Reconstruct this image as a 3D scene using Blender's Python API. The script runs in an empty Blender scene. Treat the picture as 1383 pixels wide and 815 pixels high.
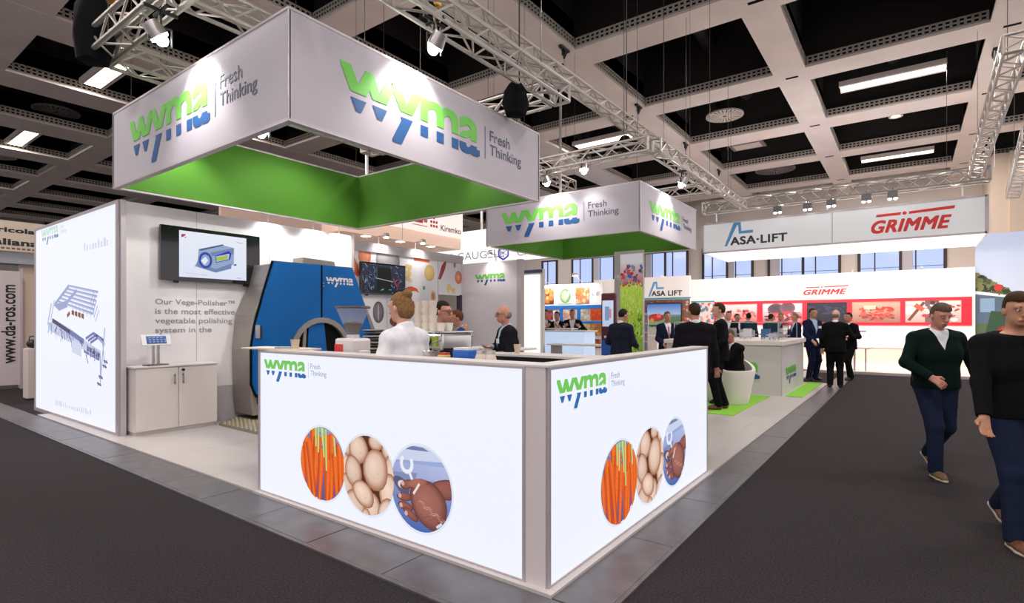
import bpy, bmesh, math, random
import numpy as np
from mathutils import Vector, Matrix
random.seed(7)
sc = bpy.context.scene
COL = sc.collection
PI = math.pi

# ------------------------------------------------------------------ camera
# The floor plan: +X runs along the right-hand aisle, +Y along the left-hand aisle.
FW = (0.80665, 0.59104)      # viewing direction on the floor plan
RT = (0.59104, -0.80665)     # to the right of it
cam_d = bpy.data.cameras.new('camera')
cam = bpy.data.objects.new('camera', cam_d); COL.objects.link(cam)
cam.location = (0, 0, 1.55)
cam.rotation_euler = (PI/2, 0, math.atan2(FW[1], FW[0]) - PI/2)
cam_d.sensor_width = 36; cam_d.lens = 36*731/1383
cam_d.shift_y = 27.5/1383
cam_d.clip_end = 300
sc.camera = cam

# ------------------------------------------------------------------ world and exposure
w = bpy.data.worlds.new('world'); sc.world = w; w.use_nodes = True
w.node_tree.nodes['Background'].inputs[0].default_value = (0.93, 0.87, 0.87, 1)
w.node_tree.nodes['Background'].inputs[1].default_value = 1.0
sc.view_settings.view_transform = 'Standard'
sc.view_settings.look = 'None'
sc.view_settings.exposure = 0.0
sc.view_settings.gamma = 1.0
sc.view_settings.use_curve_mapping = False

def area_light(name, loc, size, energy, color=(1, .95, .88), rot=(0, 0, 0)):
    l = bpy.data.lights.new(name, 'AREA'); l.shape = 'RECTANGLE'
    l.size, l.size_y = size; l.energy = energy; l.color = color
    o = bpy.data.objects.new(name, l); o.location = loc; o.rotation_euler = rot
    COL.objects.link(o); return o

# ------------------------------------------------------------------ materials
MATS = {}
def mat(name, col, rough=.5, metal=0., spec=.5, var=0., vscale=8., bump=0., bscale=200., emit=0., ecol=None, coat=0., alpha=None, trans=0.):
    if name in MATS: return MATS[name]
    m = bpy.data.materials.new(name); m.use_nodes = True
    nt = m.node_tree; b = nt.nodes['Principled BSDF']
    c = (*col, 1)
    b.inputs['Base Color'].default_value = c
    b.inputs['Roughness'].default_value = rough
    b.inputs['Metallic'].default_value = metal
    b.inputs['Specular IOR Level'].default_value = spec
    if coat: b.inputs['Coat Weight'].default_value = coat
    if trans: b.inputs['Transmission Weight'].default_value = trans
    if alpha is not None: b.inputs['Alpha'].default_value = alpha
    if emit:
        b.inputs['Emission Color'].default_value = (*(ecol or col), 1)
        b.inputs['Emission Strength'].default_value = emit
    if var or bump:
        tc = nt.nodes.new('ShaderNodeTexCoord')
    if var:
        n = nt.nodes.new('ShaderNodeTexNoise'); n.inputs['Scale'].default_value = vscale
        n.inputs['Detail'].default_value = 6
        nt.links.new(tc.outputs['Object'], n.inputs['Vector'])
        r = nt.nodes.new('ShaderNodeValToRGB')
        r.color_ramp.elements[0].position = .3; r.color_ramp.elements[1].position = .7
        r.color_ramp.elements[0].color = (*[x*(1-var) for x in col], 1)
        r.color_ramp.elements[1].color = (*[min(1, x*(1+var)) for x in col], 1)
        nt.links.new(n.outputs['Fac'], r.inputs['Fac'])
        nt.links.new(r.outputs['Color'], b.inputs['Base Color'])
    if bump:
        n2 = nt.nodes.new('ShaderNodeTexNoise'); n2.inputs['Scale'].default_value = bscale
        n2.inputs['Detail'].default_value = 4
        nt.links.new(tc.outputs['Object'], n2.inputs['Vector'])
        bp = nt.nodes.new('ShaderNodeBump'); bp.inputs['Strength'].default_value = bump
        bp.inputs['Distance'].default_value = .01
        nt.links.new(n2.outputs['Fac'], bp.inputs['Height'])
        nt.links.new(bp.outputs['Normal'], b.inputs['Normal'])
    MATS[name] = m; return m

def print_mat(name, emit=0., rough=.5):
    """ink on paper (emit=0) or on a backlit film: colours come from the artwork's own colour attribute"""
    if name in MATS: return MATS[name]
    m = bpy.data.materials.new(name); m.use_nodes = True
    nt = m.node_tree; b = nt.nodes['Principled BSDF']; b.inputs['Roughness'].default_value = rough
    a = nt.nodes.new('ShaderNodeVertexColor'); a.layer_name = 'Col'
    if emit:
        b.inputs['Base Color'].default_value = (.02, .02, .02, 1); b.inputs['Specular IOR Level'].default_value = .05
        nt.links.new(a.outputs['Color'], b.inputs['Emission Color'])
        b.inputs['Emission Strength'].default_value = emit
    else:
        nt.links.new(a.outputs['Color'], b.inputs['Base Color'])
    MATS[name] = m; return m
def srgb(r, g, b):
    f = lambda c: (c/255/12.92) if c/255 <= .04045 else ((c/255+.055)/1.055)**2.4
    return (f(r), f(g), f(b))

WHITE = mat('white_laminate', (.72, .70, .68), .45, var=.02)
PANEL = mat('white_panel', (.80, .77, .79), .6, var=.02, vscale=2)
FABRICW = mat('white_stretch_fabric', (.47, .44, .49), .8, bump=.1, bscale=600)
GREENF = mat('green_fabric', (.060, .205, .010), .8, bump=.1, bscale=600)
ALU = mat('aluminium', (.62, .58, .58), .32, .9, var=.06, vscale=30)
ALUP = mat('grey_frame_profile', (.50, .45, .47), .4, .3)
TRUSSM = mat('truss_aluminium', (.50, .46, .43), .38, .6, var=.05, vscale=20)
BLACK = mat('black_plastic', (.012, .012, .014), .35)
BLACKM = mat('matt_black', (.006, .006, .007), .95, spec=.1)
GLOSSB = mat('gloss_black', (.008, .008, .012), .12, coat=.6)
LIT = mat('backlit_film', (.08, .08, .08), .4, spec=.1, emit=.96, ecol=(.87, .90, 1.0))
LITW = mat('backlit_warm_film', (.2, .2, .2), .4, emit=1.0, ecol=(1.0, .97, .93))
INKG = mat('ink_green', srgb(104, 190, 70), .6)
INKB = mat('ink_blue', srgb(8, 78, 138), .6)
INKD = mat('ink_slate', srgb(72, 84, 104), .6)
INKGREY = mat('ink_grey', srgb(150, 146, 152), .6)
INKK = mat('ink_black', (.015, .014, .016), .6)
INKR = mat('ink_red', srgb(214, 22, 44), .5)
LINKG = mat('lit_ink_green', (.02, .02, .02), .6, emit=.95, ecol=srgb(110, 200, 84))
LINKB = mat('lit_ink_blue', (.02, .02, .02), .6, emit=.95, ecol=srgb(20, 100, 170))
LINKD = mat('lit_ink_slate', (.02, .02, .02), .6, emit=.95, ecol=srgb(150, 165, 195))
LPALE = mat('lit_ink_pale', (.02, .02, .02), .6, emit=.95, ecol=srgb(205, 212, 228))
PRINT = print_mat('printed_ink')
PRINTL = print_mat('backlit_print', .95)
SCREEN = print_mat('screen_image', .9)
CARPET = mat('dark_carpet', (.036, .030, .033), .95, spec=.1, var=.42, vscale=75, bump=.7, bscale=260)
TILE = mat('grey_cable_cover', (.105, .098, .108), .38, var=.2, vscale=6, bump=.06, bscale=40)
LAM = mat('pale_laminate', (.45, .415, .41), .35, var=.04, vscale=1.5)
LIME = mat('lime_carpet', (.22, .52, .04), .95, var=.12, vscale=90, bump=.5, bscale=300)
BEAM = mat('painted_ceiling_metal', (.80, .71, .67), .27, var=.06, vscale=.8)
BEAMG = mat('ceiling_grille_paint', (.50, .45, .40), .55)
DECK = mat('dark_void_deck', (.016, .012, .012), .9)
DUCT = mat('dark_duct', (.03, .024, .024), .6, .3)
LAMP = mat('lamp_glow', (1, 1, 1), .5, emit=40, ecol=(1, .97, .92))
TUBE = mat('tube_lamp_glow', (1, 1, 1), .5, emit=6, ecol=(1, .90, .68))
GLASS = mat('clear_glass', (1, 1, 1), .02, trans=1., spec=.5); GLASS.node_tree.nodes['Principled BSDF'].inputs['IOR'].default_value = 1.08

# ------------------------------------------------------------------ mesh helpers
def link(o, parent=None):
    COL.objects.link(o)
    if parent is not None: o.parent = parent
    return o
def mesh_obj(name, verts, faces, m, parent=None, smooth=False, loc=None, rot=None):
    me = bpy.data.meshes.new(name); me.from_pydata([tuple(v) for v in verts], [], faces)
    if m: me.materials.append(m)
    if smooth: me.shade_smooth()
    o = bpy.data.objects.new(name, me); link(o, parent)
    if loc is not None: o.location = loc
    if rot is not None: o.rotation_euler = rot
    return o
class MB:
    """collects shapes and builds them as one mesh object"""
    def __init__(s): s.v = []; s.f = []; s.mi = []; s.cur = 0
    def add(s, vs, fs):
        n = len(s.v); s.v += [tuple(v) for v in vs]; s.f += [tuple(i+n for i in f) for f in fs]; s.mi += [s.cur]*len(fs); return s
    def box(s, x0, x1, y0, y1, z0, z1):
        vs = [(x, y, z) for z in (z0, z1) for y in (y0, y1) for x in (x0, x1)]
        return s.add(vs, [(0, 2, 3, 1), (4, 5, 7, 6), (0, 1, 5, 4), (2, 6, 7, 3), (0, 4, 6, 2), (1, 3, 7, 5)])
    def tube(s, a, b, r, r2=None, n=8, cap=True):
        a = Vector(a); b = Vector(b); d = (b-a)
        if d.length < 1e-6: return s
        d.normalize(); r2 = r if r2 is None else r2
        t = Vector((0, 0, 1)) if abs(d.z) < .9 else Vector((1, 0, 0))
        u = d.cross(t).normalized(); v = d.cross(u)
        vs = []
        for k in range(n):
            c, q = math.cos(2*PI*k/n), math.sin(2*PI*k/n)
            vs.append(a+(u*c+v*q)*r)
        for k in range(n):
            c, q = math.cos(2*PI*k/n), math.sin(2*PI*k/n)
            vs.append(b+(u*c+v*q)*r2)
        fs = [(k, (k+1) % n, n+(k+1) % n, n+k) for k in range(n)]
        if cap: fs += [tuple(range(n-1, -1, -1)), tuple(range(n, 2*n))]
        return s.add(vs, fs)
    def path(s, pts, r, n=8):
        for a, b in zip(pts[:-1], pts[1:]): s.tube(a, b, r, n=n)
        return s
    def lathe(s, prof, c=(0, 0, 0), n=24):
        vs = []; m = len(prof)
        for k in range(n):
            a = 2*PI*k/n
            for r, z in prof: vs.append((c[0]+r*math.cos(a), c[1]+r*math.sin(a), c[2]+z))
        fs = []
        for k in range(n):
            k2 = (k+1) % n
            for j in range(m-1): fs.append((k*m+j, k2*m+j, k2*m+j+1, k*m+j+1))
        return s.add(vs, fs)
    def prism(s, poly, axis, a, b):
        """poly: 2D points extruded along axis ('x': (y,z), 'y': (x,z), 'z': (x,y))"""
        def P(p, t): return {'x': (t, p[0], p[1]), 'y': (p[0], t, p[1]), 'z': (p[0], p[1], t)}[axis]
        n = len(poly); vs = [P(p, a) for p in poly]+[P(p, b) for p in poly]
        return s.add(vs, [tuple(range(n))[::-1], tuple(range(n, 2*n))]+[(k, (k+1) % n, n+(k+1) % n, n+k) for k in range(n)])
    def ball(s, c, r, n=12, m=8):
        rx, ry, rz = r if isinstance(r, tuple) else (r, r, r)
        prof = []
        vs = []; 
        for j in range(1, m):
            t = PI*j/m
            for k in range(n):
                a = 2*PI*k/n
                vs.append((c[0]+rx*math.sin(t)*math.cos(a), c[1]+ry*math.sin(t)*math.sin(a), c[2]+rz*math.cos(t)))
        vs += [(c[0], c[1], c[2]+rz), (c[0], c[1], c[2]-rz)]
        N = (m-1)*n; fs = []
        for j in range(m-2):
            for k in range(n): fs.append((j*n+k, (j+1)*n+k, (j+1)*n+(k+1) % n, j*n+(k+1) % n))
        for k in range(n):
            fs.append((N, k, (k+1) % n)); fs.append((N+1, (m-2)*n+(k+1) % n, (m-2)*n+k))
        return s.add(vs, fs)
    def build(s, name, m, parent=None, smooth=False, loc=None, rot=None, bevel=0.):
        o = mesh_obj(name, s.v, s.f, None, parent, smooth, loc, rot)
        ms = m if isinstance(m, (list, tuple)) else [m]
        for q in ms: o.data.materials.append(q)
        if len(ms) > 1: o.data.polygons.foreach_set('material_index', s.mi)
        bm = bmesh.new(); bm.from_mesh(o.data); bmesh.ops.recalc_face_normals(bm, faces=bm.faces)
        bm.to_mesh(o.data); bm.free()
        if smooth:
            try: o.data.set_sharp_from_angle(angle=math.radians(40))
            except Exception: pass
        if bevel:
            b = o.modifiers.new('bevel', 'BEVEL'); b.width = bevel; b.segments = 2; b.limit_method = 'ANGLE'
        return o
def bx(name, m, parent, x0, x1, y0, y1, z0, z1, bevel=0.):
    return MB().box(x0, x1, y0, y1, z0, z1).build(name, m, parent, bevel=bevel)
def empty(name, loc=(0, 0, 0), rot=0.):
    o = bpy.data.objects.new(name, None); o.location = loc; o.rotation_euler = (0, 0, rot); o.empty_display_size = .1
    COL.objects.link(o); return o
def tag(o, label=None, cat=None, group=None, kind=None):
    if label: o['label'] = label
    if cat: o['category'] = cat
    if group: o['group'] = group
    if kind: o['kind'] = kind
    return o
def thing(name, label, cat, loc=(0, 0, 0), rot=0., group=None):
    return tag(empty(name, loc, rot), label, cat, group)
def inst(o, parent, name=None, **kw):
    c = o.copy(); COL.objects.link(c); c.parent = parent
    if 'loc' in kw: c.location = kw['loc']
    if 'rot' in kw: c.rotation_euler = kw['rot']
    return c
def dup(root, loc, rot=None, label=None):
    r = root.copy(); COL.objects.link(r); r.location = loc
    if rot is not None: r.rotation_euler = (0, 0, rot)
    if label: r['label'] = label
    for ch in list(root.children):
        c = ch.copy(); COL.objects.link(c); c.parent = r
        for g in ch.children:
            d = g.copy(); COL.objects.link(d); d.parent = c
    return r

# ------------------------------------------------------------------ flat artwork: polygons and lettering on a plane
class Plane:
    """a vertical printing plane in its parent's space: point p, reading direction u, outward normal n"""
    def __init__(s, p, u, n): s.p = Vector(p); s.u = Vector(u); s.n = Vector(n)
    def at(s, a, z, off=0.): return Vector((s.p.x+s.u.x*a, s.p.y+s.u.y*a, 0))+s.n*off+Vector((0, 0, z))
def face_mx(x): return Plane((x, 0, 0), (0, -1, 0), (-1, 0, 0))   # faces -X; reading coordinate = -y
def face_my(y): return Plane((0, y, 0), (1, 0, 0), (0, -1, 0))    # faces -Y; reading coordinate = x
def clip_poly(pts, cols, clip):
    out = list(zip(pts, cols)); n = len(clip)
    for i in range(n):
        ax, ay = clip[i]; bx_, by = clip[(i+1) % n]; inp = out; out = []
        if not inp: return []
        side = lambda p: (bx_-ax)*(p[1]-ay)-(by-ay)*(p[0]-ax)
        for j in range(len(inp)):
            p, c = inp[j]; q, d = inp[(j+1) % len(inp)]; sp, sq = side(p), side(q)
            if sp >= 0: out.append((p, c))
            if (sp >= 0) != (sq >= 0):
                t = sp/(sp-sq)
                out.append(((p[0]+(q[0]-p[0])*t, p[1]+(q[1]-p[1])*t), tuple(c[k]+(d[k]-c[k])*t for k in range(3))))
    return out
class Art:
    def __init__(s, plane, off=.002): s.pl = plane; s.off = off; s.v = []; s.f = []; s.c = []; s.clip = None; s.L = 0; s.mir = None; s.step = .00012
    def poly(s, pts, col, new=True):
        if new: s.L += 1
        cols = col if isinstance(col, list) else [col]*len(pts)
        if s.clip:
            r = clip_poly(pts, cols, s.clip)
            if len(r) < 3: return s
            pts = [a for a, b in r]; cols = [b for a, b in r]
        n = len(s.v)
        for p in pts: s.v.append(s.pl.at(p[0], p[1], s.off+s.L*s.step))
        s.f.append(tuple(range(n, n+len(pts)))); s.c += cols; return s
    def rect(s, a, b, z0, z1, col, col2=None):
        c2 = col2 or col
        return s.poly([(a, z0), (b, z0), (b, z1), (a, z1)], [col, col, c2, c2])
    def line(s, a, b, w, col, w2=None):
        dx, dy = b[0]-a[0], b[1]-a[1]; l = math.hypot(dx, dy) or 1; px, py = -dy/l, dx/l; w2 = w if w2 is None else w2
        return s.poly([(a[0]-px*w, a[1]-py*w), (b[0]-px*w2, b[1]-py*w2), (b[0]+px*w2, b[1]+py*w2), (a[0]+px*w, a[1]+py*w)], col)
    def blob(s, c, r, col, ecol=None, n=18, rot=0., wob=0., seed=0, hi=(-.25, .25)):
        s.L += 1; ecol = ecol or col; rx, ry = r if isinstance(r, tuple) else (r, r); rnd = random.Random(seed)
        ph = [rnd.random()*6 for _ in range(3)]; pts = []
        for k in range(n):
            t = 2*PI*k/n; q = 1+wob*(math.sin(2*t+ph[0])+.6*math.sin(3*t+ph[1])+.3*math.sin(5*t+ph[2]))
            x, y = rx*math.cos(t)*q, ry*math.sin(t)*q
            pts.append((c[0]+x*math.cos(rot)-y*math.sin(rot), c[1]+x*math.sin(rot)+y*math.cos(rot)))
        if ecol == col: return s.poly(pts, col, False) if not s.clip else [s.poly([c, pts[k], pts[(k+1) % n]], col, False) for k in range(n)] and s
        h = (c[0]+hi[0]*rx, c[1]+hi[1]*ry)
        mid = [((h[0]+p[0]*2)/3, (h[1]+p[1]*2)/3) for p in pts]; mc = tuple(.72*col[i]+.28*ecol[i] for i in range(3))
        for k in range(n):
            k2 = (k+1) % n
            s.poly([h, mid[k], mid[k2]], [col, mc, mc], False)
            s.poly([mid[k], pts[k], pts[k2], mid[k2]], [mc, ecol, ecol, mc], False)
        return s
    def build(s, name, m, parent):
        o = mesh_obj(name, s.v, s.f, m, parent)
        ca = o.data.color_attributes.new('Col', 'FLOAT_COLOR', 'POINT')
        buf = np.ones((len(s.v), 4), dtype=np.float32); buf[:, :3] = np.array(s.c, dtype=np.float32)
        ca.data.foreach_set('color', buf.ravel()); return o
def circle(c, r, n=40): return [(c[0]+r*math.cos(2*PI*k/n), c[1]+r*math.sin(2*PI*k/n)) for k in range(n)]

def raw_text(body, bold=0., shear=0., extrude=0., spacing=1., res=4, line=1.):
    cu = bpy.data.curves.new('t', 'FONT'); cu.body = body; cu.shear = shear
    cu.extrude = extrude; cu.space_character = spacing*(1+bold*.8); cu.resolution_u = res; cu.space_line = line
    o = bpy.data.objects.new('t', cu); COL.objects.link(o)
    dg = bpy.context.evaluated_depsgraph_get()
    me = bpy.data.meshes.new_from_object(o.evaluated_get(dg))
    bpy.data.objects.remove(o); bpy.data.curves.remove(cu)
    if bold:      # heavier weight: the outline struck several times, slightly shifted
        n = len(me.vertices); co = [v.co.copy() for v in me.vertices]; fs = [tuple(p.vertices) for p in me.polygons]; V = []; F = []
        for k in range(8):
            dx, dy = bold*((-1, 0, 1, 1, 1, 0, -1, -1)[k]), bold*((-1, -1, -1, 0, 1, 1, 1, 0)[k])
            V += [(c.x+dx, c.y+dy, c.z+k*.0008) for c in co]; F += [tuple(i+n*k for i in f) for f in fs]
        me.clear_geometry(); me.from_pydata(V, [], F)
    return me
def text(name, body, m, parent, pl, a0, z0, w=None, h=None, bold=0., shear=0., spacing=1., off=.004, align='l', vertical=False, line=1., extrude=.0):
    """lettering whose ink box starts at (a0, z0) and is w wide and/or h high"""
    me = raw_text(body, bold, shear, extrude, spacing, line=line); me.name = name
    n = len(me.vertices); co = np.empty(n*3, dtype=np.float32); me.vertices.foreach_get('co', co); co = co.reshape(-1, 3)
    mn, mx = co.min(0), co.max(0)
    sx = (w/(mx[0]-mn[0])) if w else None; sy = (h/(mx[1]-mn[1])) if h else None
    sx = sx or sy; sy = sy or sx
    x = (co[:, 0]-mn[0])*sx; y = (co[:, 1]-mn[1])*sy; z = co[:, 2]*min(sx, sy)
    W = (mx[0]-mn[0])*sx
    if align == 'c': x = x-W/2
    if align == 'r': x = x-W
    if vertical: x, y = -y, x
    a = a0+x; zz = z0+y; out = np.empty_like(co)
    out[:, 0] = pl.p.x+pl.u.x*a+pl.n.x*(off+z); out[:, 1] = pl.p.y+pl.u.y*a+pl.n.y*(off+z); out[:, 2] = zz
    me.vertices.foreach_set('co', out.ravel()); me.update(); me.materials.clear(); me.materials.append(m)
    return link(bpy.data.objects.new(name, me), parent)
_lg = None
def wyma(parent, pl, a0, zb, W, mats=None, slogan=True, off=.004):
    """the stand's word mark: green upper part, blue lower part, thin rule and two-line slogan"""
    global _lg
    mg, mb_, md = mats or (INKG, INKB, INKD)
    if _lg is None:
        me = raw_text('wyma', bold=.021, spacing=.93); parts = []
        for up in (True, False):
            bm = bmesh.new(); bm.from_mesh(me)
            cut = .135
            geo = bm.verts[:]+bm.edges[:]+bm.faces[:]
            bmesh.ops.bisect_plane(bm, geom=geo, plane_co=(0, cut if up else cut-.0, 0), plane_no=(0, 1, 0), clear_inner=up, clear_outer=not up)
            parts.append(([v.co.copy() for v in bm.verts], [[v.index for v in f.verts] for f in bm.faces])); bm.free()
        allv = parts[0][0]+parts[1][0]; x0 = min(v.x for v in allv); x1 = max(v.x for v in allv); top = max(v.y for v in allv)
        _lg = (parts, x0, x1, top)
    parts, x0, x1, top = _lg
    s = W/(x1-x0); xh = .358*W/2.03/top; gap = .056*W/2.03
    vv = []; ff = []; mi = []
    for (vs, fs), up, m in ((parts[0], True, mg), (parts[1], False, mb_)):
        n = len(vv); vv += [pl.at(a0+(v.x-x0)*s, zb+v.y*xh+(gap if up else 0), off+v.z*.2) for v in vs]
        ff += [tuple(i+n for i in f) for f in fs]; mi += [0 if up else 1]*len(fs)
    o = mesh_obj('word_mark', vv, ff, mg, parent); o.data.materials.append(mb_ or mg); o.data.polygons.foreach_set('material_index', mi)
    if slogan:
        k = W/2.03
        a = a0+W+.10*k; Art(pl, off)
        mesh_obj('divider_rule', [pl.at(a, zb+.0*k, off), pl.at(a+.012*k, zb, off), pl.at(a+.012*k, zb+.40*k, off), pl.at(a, zb+.40*k, off)], [(0, 1, 2, 3)], md, parent)
        text('slogan', 'Fresh', md, parent, pl, a0+W+.20*k, zb+.245*k, w=.42*k, h=.135*k, bold=.006, off=off)
        text('slogan', 'Thinking', md, parent, pl, a0+W+.20*k, zb+.035*k, w=.68*k, h=.17*k, bold=.006, off=off)
# ================================================================== THE SETTING
floor = bx('floor', CARPET, None, -12, 60, -12, 60, -.1, 0); tag(floor, kind='structure')
# cable-cover strips round the stand, laid as separate plates
def plate(x0, x1, y0, y1):
    return bx('floor_plate', TILE, floor, x0, x1, y0, y1, 0.0, .014+random.uniform(0, .003), bevel=.003)
y = 1.30
for k in range(22):
    y1 = 2.585 if k == 0 else y+.786
    plate(2.19, 2.545, y+.004, y1-.004); y = y1
x = 2.55
while x < 19:
    plate(x+.004, x+1.066, 1.30, 1.60); x += 1.07
bx('edge_trim', TILE, floor, 2.16, 2.19, 1.27, 18.6, 0, .012); bx('edge_trim', TILE, floor, 2.16, 19, 1.27, 1.30, 0, .012)
stand_floor = MB().box(2.555, 15.4, 1.605, 11.5, 0, .03).build('floor_stand', LAM, None); tag(stand_floor, kind='structure')
joint = mat('laminate_joint', (.36, .33, .33), .6)
for k in range(9): bx('floor_joint', joint, stand_floor, 2.56, 15.3, 1.9+k*1.22, 1.905+k*1.22, .0295, .0306)
far_floor = bx('floor_far_stand', mat('warm_stand_floor', (.78, .66, .58), .5), None, 19.0, 36, -5, 9.5, 0, .06); tag(far_floor, kind='structure')
bx('floor_edge', ALUP, far_floor, 18.96, 19.0, -5, 9.5, 0, .075)
mid_floor = bx('floor_neighbour_stand', mat('pale_neighbour_floor', (.55, .52, .50), .6), None, 15.5, 18.9, 2.3, 14, 0, .03); tag(mid_floor, kind='structure')

tag(bx('lime_rug', LIME, None, 9.15, 12.0, 2.28, 3.7, .03, .04), 'lime green carpet inlay under the white tub armchair', 'rug')
tag(bx('lime_rug', LIME, None, 12.2, 15.38, 1.72, 2.04, .03, .04), 'lime green carpet strip along the foot of the display case kiosk', 'rug')

# ---- ceiling: painted metal beams on a grid, dark void above, grilles along their sides
ceiling = bx('ceiling', DECK, None, -14, 40, -12, 60, 11.2, 11.4); tag(ceiling, kind='structure')
ZB = 9.0
XR = [(3.1+4.91*k, 4.05+4.91*k) for k in range(-3, 8)]                       # ribs running along Y
XR[0+5] = (12.98, 14.02); XR[6] = (17.87, 18.85); XR[7] = (22.79, 23.93); XR[8] = (27.6, 28.6)
YR = [(-7.5, -6.55), (-2.6, -1.64), (2.44, 3.30), (7.38, 8.98), (12.1, 13.6), (16.85, 18.25), (21.58, 23.0), (26.2, 27.8), (31.2, 32.7), (36.0, 37.4), (40.8, 42.2), (45.6, 47.0), (50.4, 51.8)]
for a, b in YR:
    o = MB().box(-12, 36, a, b, ZB, ZB+.07).box(-12, 36, a+.1, b-.1, ZB+.07, ZB+.9).build('beam', BEAM, ceiling)
    s = MB().box(-12, 36, a+.1, b-.1, ZB+.35, 11.2); s.build('beam_core', DECK, ceiling)
for a, b in XR:
    ys = [-12]+[q for ab in YR for q in ab]+[57]
    for j in range(0, len(ys)-1, 2):
        MB().box(a, b, ys[j], ys[j+1], ZB+.005, ZB+.07).build('rib', BEAM, ceiling)
    MB().box(a+.12, b-.12, -12, 57, ZB+.35, 11.2).build('rib_core', DECK, ceiling)
for a, b in XR:
    for y_ in (2.87, -2.1, 8.2):
        bx('beam_slot', BLACKM, ceiling, (a+b)/2-.06, (a+b)/2+.06, y_-.17, y_+.17, ZB-.004, ZB)
def grille_mesh(L):
    g = MB(); n = int(L/.125)
    for z in (0, .105, .21): g.box(0, L, -.008, .008, z, z+.045)
    for k in range(n+1): g.box(k*L/n-.025, k*L/n+.025, -.008, .008, 0, .255)
    g.box(0, L, .03, .05, 0, .26)
    return g
gm = grille_mesh(3.6).build('grille', [BEAMG], ceiling); gdark = MB().box(0, 3.6, .012, .02, 0, .25).build('grille_void', BLACKM, ceiling)
first = True
for i, (a, b) in enumerate(XR):
    for j in range(len(YR)-1):
        y0 = YR[j][1]; y1 = YR[j+1][0]; L = y1-y0-.1
        if a < -8: continue
        for src in (gm, gdark):
            o = src if first else inst(src, ceiling)
            o.location = (a, y1-.05, ZB+.07); o.rotation_euler = (0, 0, -PI/2); o.scale = (L/3.6, 1, 1)
        first = False
for j, (a, b) in enumerate(YR):
    for i in range(len(XR)-1):
        x0 = XR[i][1]; x1 = XR[i+1][0]
        if x1 < -3 or j == 0: continue
        for src in (gm, gdark):
            o = inst(src, ceiling, loc=(x0+.05, a, ZB+.07), rot=(0, 0, 0)); o.scale = ((x1-x0-.1)/3.6, 1, 1)
for (x_, y0, y1, z) in ((16.0, -8, 30, 10.4), (20.2, 3.6, 7.2, 10.0), (5.0, -5, 40, 10.3), (25.6, -8, 30, 10.2), (15.0, 4, 7, 9.9)):
    MB().tube((x_, y0, z), (x_, y1, z), .28, n=14).build('duct', DUCT, ceiling, smooth=True)
for (x0, x1, y_, z) in ((-10, 36, 5.2, 10.6), (-10, 36, 10.6, 10.5), (-10, 36, .4, 10.7), (-10, 36, 25, 10.6)):
    MB().tube((x0, y_, z), (x1, y_, z), .22, n=14).build('duct', DUCT, ceiling, smooth=True)

# ---- hall walls and windows
HALLW = mat('hall_wall_paint', (.80, .73, .68), .8, var=.04, vscale=.4)
wb = bx('wall_back', HALLW, None, 36, 36.3, -12, 60, 0, 11.2); tag(wb, kind='structure')
wl = bx('wall_left', HALLW, None, -14, 36, 57, 57.3, 0, 11.2); tag(wl, kind='structure')
wc = MB().box(32.0, 36, -9, -3.0, 0, ZB).build('wall_right', mat('column_paint', (.80, .66, .54), .7), None); tag(wc, kind='structure')
bx('wall_pier', mat('pier_paint', (.74, .60, .48), .6), wc, 31.8, 32.0, -4.2, -3.55, 0, ZB)
WFR = mat('window_frame_brown', (.055, .035, .04), .5)
PANE = mat('dusk_window_pane', (.1, .12, .2), .1, emit=1.0, ecol=(.47, .58, .90))
for i, (ya, yb) in enumerate(((14.95, 11.8), (10.9, 7.75), (6.95, 3.1), (2.3, -1.6), (23.4, 21.95), (20.7, 17.1))):
    za, zb = 4.15, 6.35
    e = empty('window_%d' % (i+1), (35.99, 0, 0)); tag(e, kind='structure')
    m = MB()
    m.box(-.12, 0, yb, ya, za, za+.1).box(-.12, 0, yb, ya, zb-.1, zb).box(-.12, 0, yb, yb+.14, za, zb).box(-.12, 0, ya-.14, ya, za, zb)
    m.build('window_frame', WFR, e)
    n = 2 if ya-yb > 2 else 1
    for k in range(n):
        a = yb+.14+(ya-yb-.28)*k/n; b = yb+.14+(ya-yb-.28)*(k+1)/n
        if k: bx('mullion', WFR, e, -.12, 0, a-.07, a+.07, za, zb)
        bx('pane', PANE, e, -.03, -.02, a, b, za+.1, zb-.1)
        bx('mullion', WFR, e, -.09, -.03, a+(b-a)*.62, a+(b-a)*.62+.06, za+.1, zb-.1)
        for q in range(1): bx('glazing_bar', mat('glazing_bar_blue', (.12, .15, .3), .5), e, -.06, -.035, a, b, za+.35+q*.55, za+.38+q*.55)
        if (i+k) % 2: bx('blind', mat('window_blind', (.62, .60, .66), .8), e, -.08, -.06, b-(b-a)*.3, b, za+.1, zb-.1)

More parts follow.
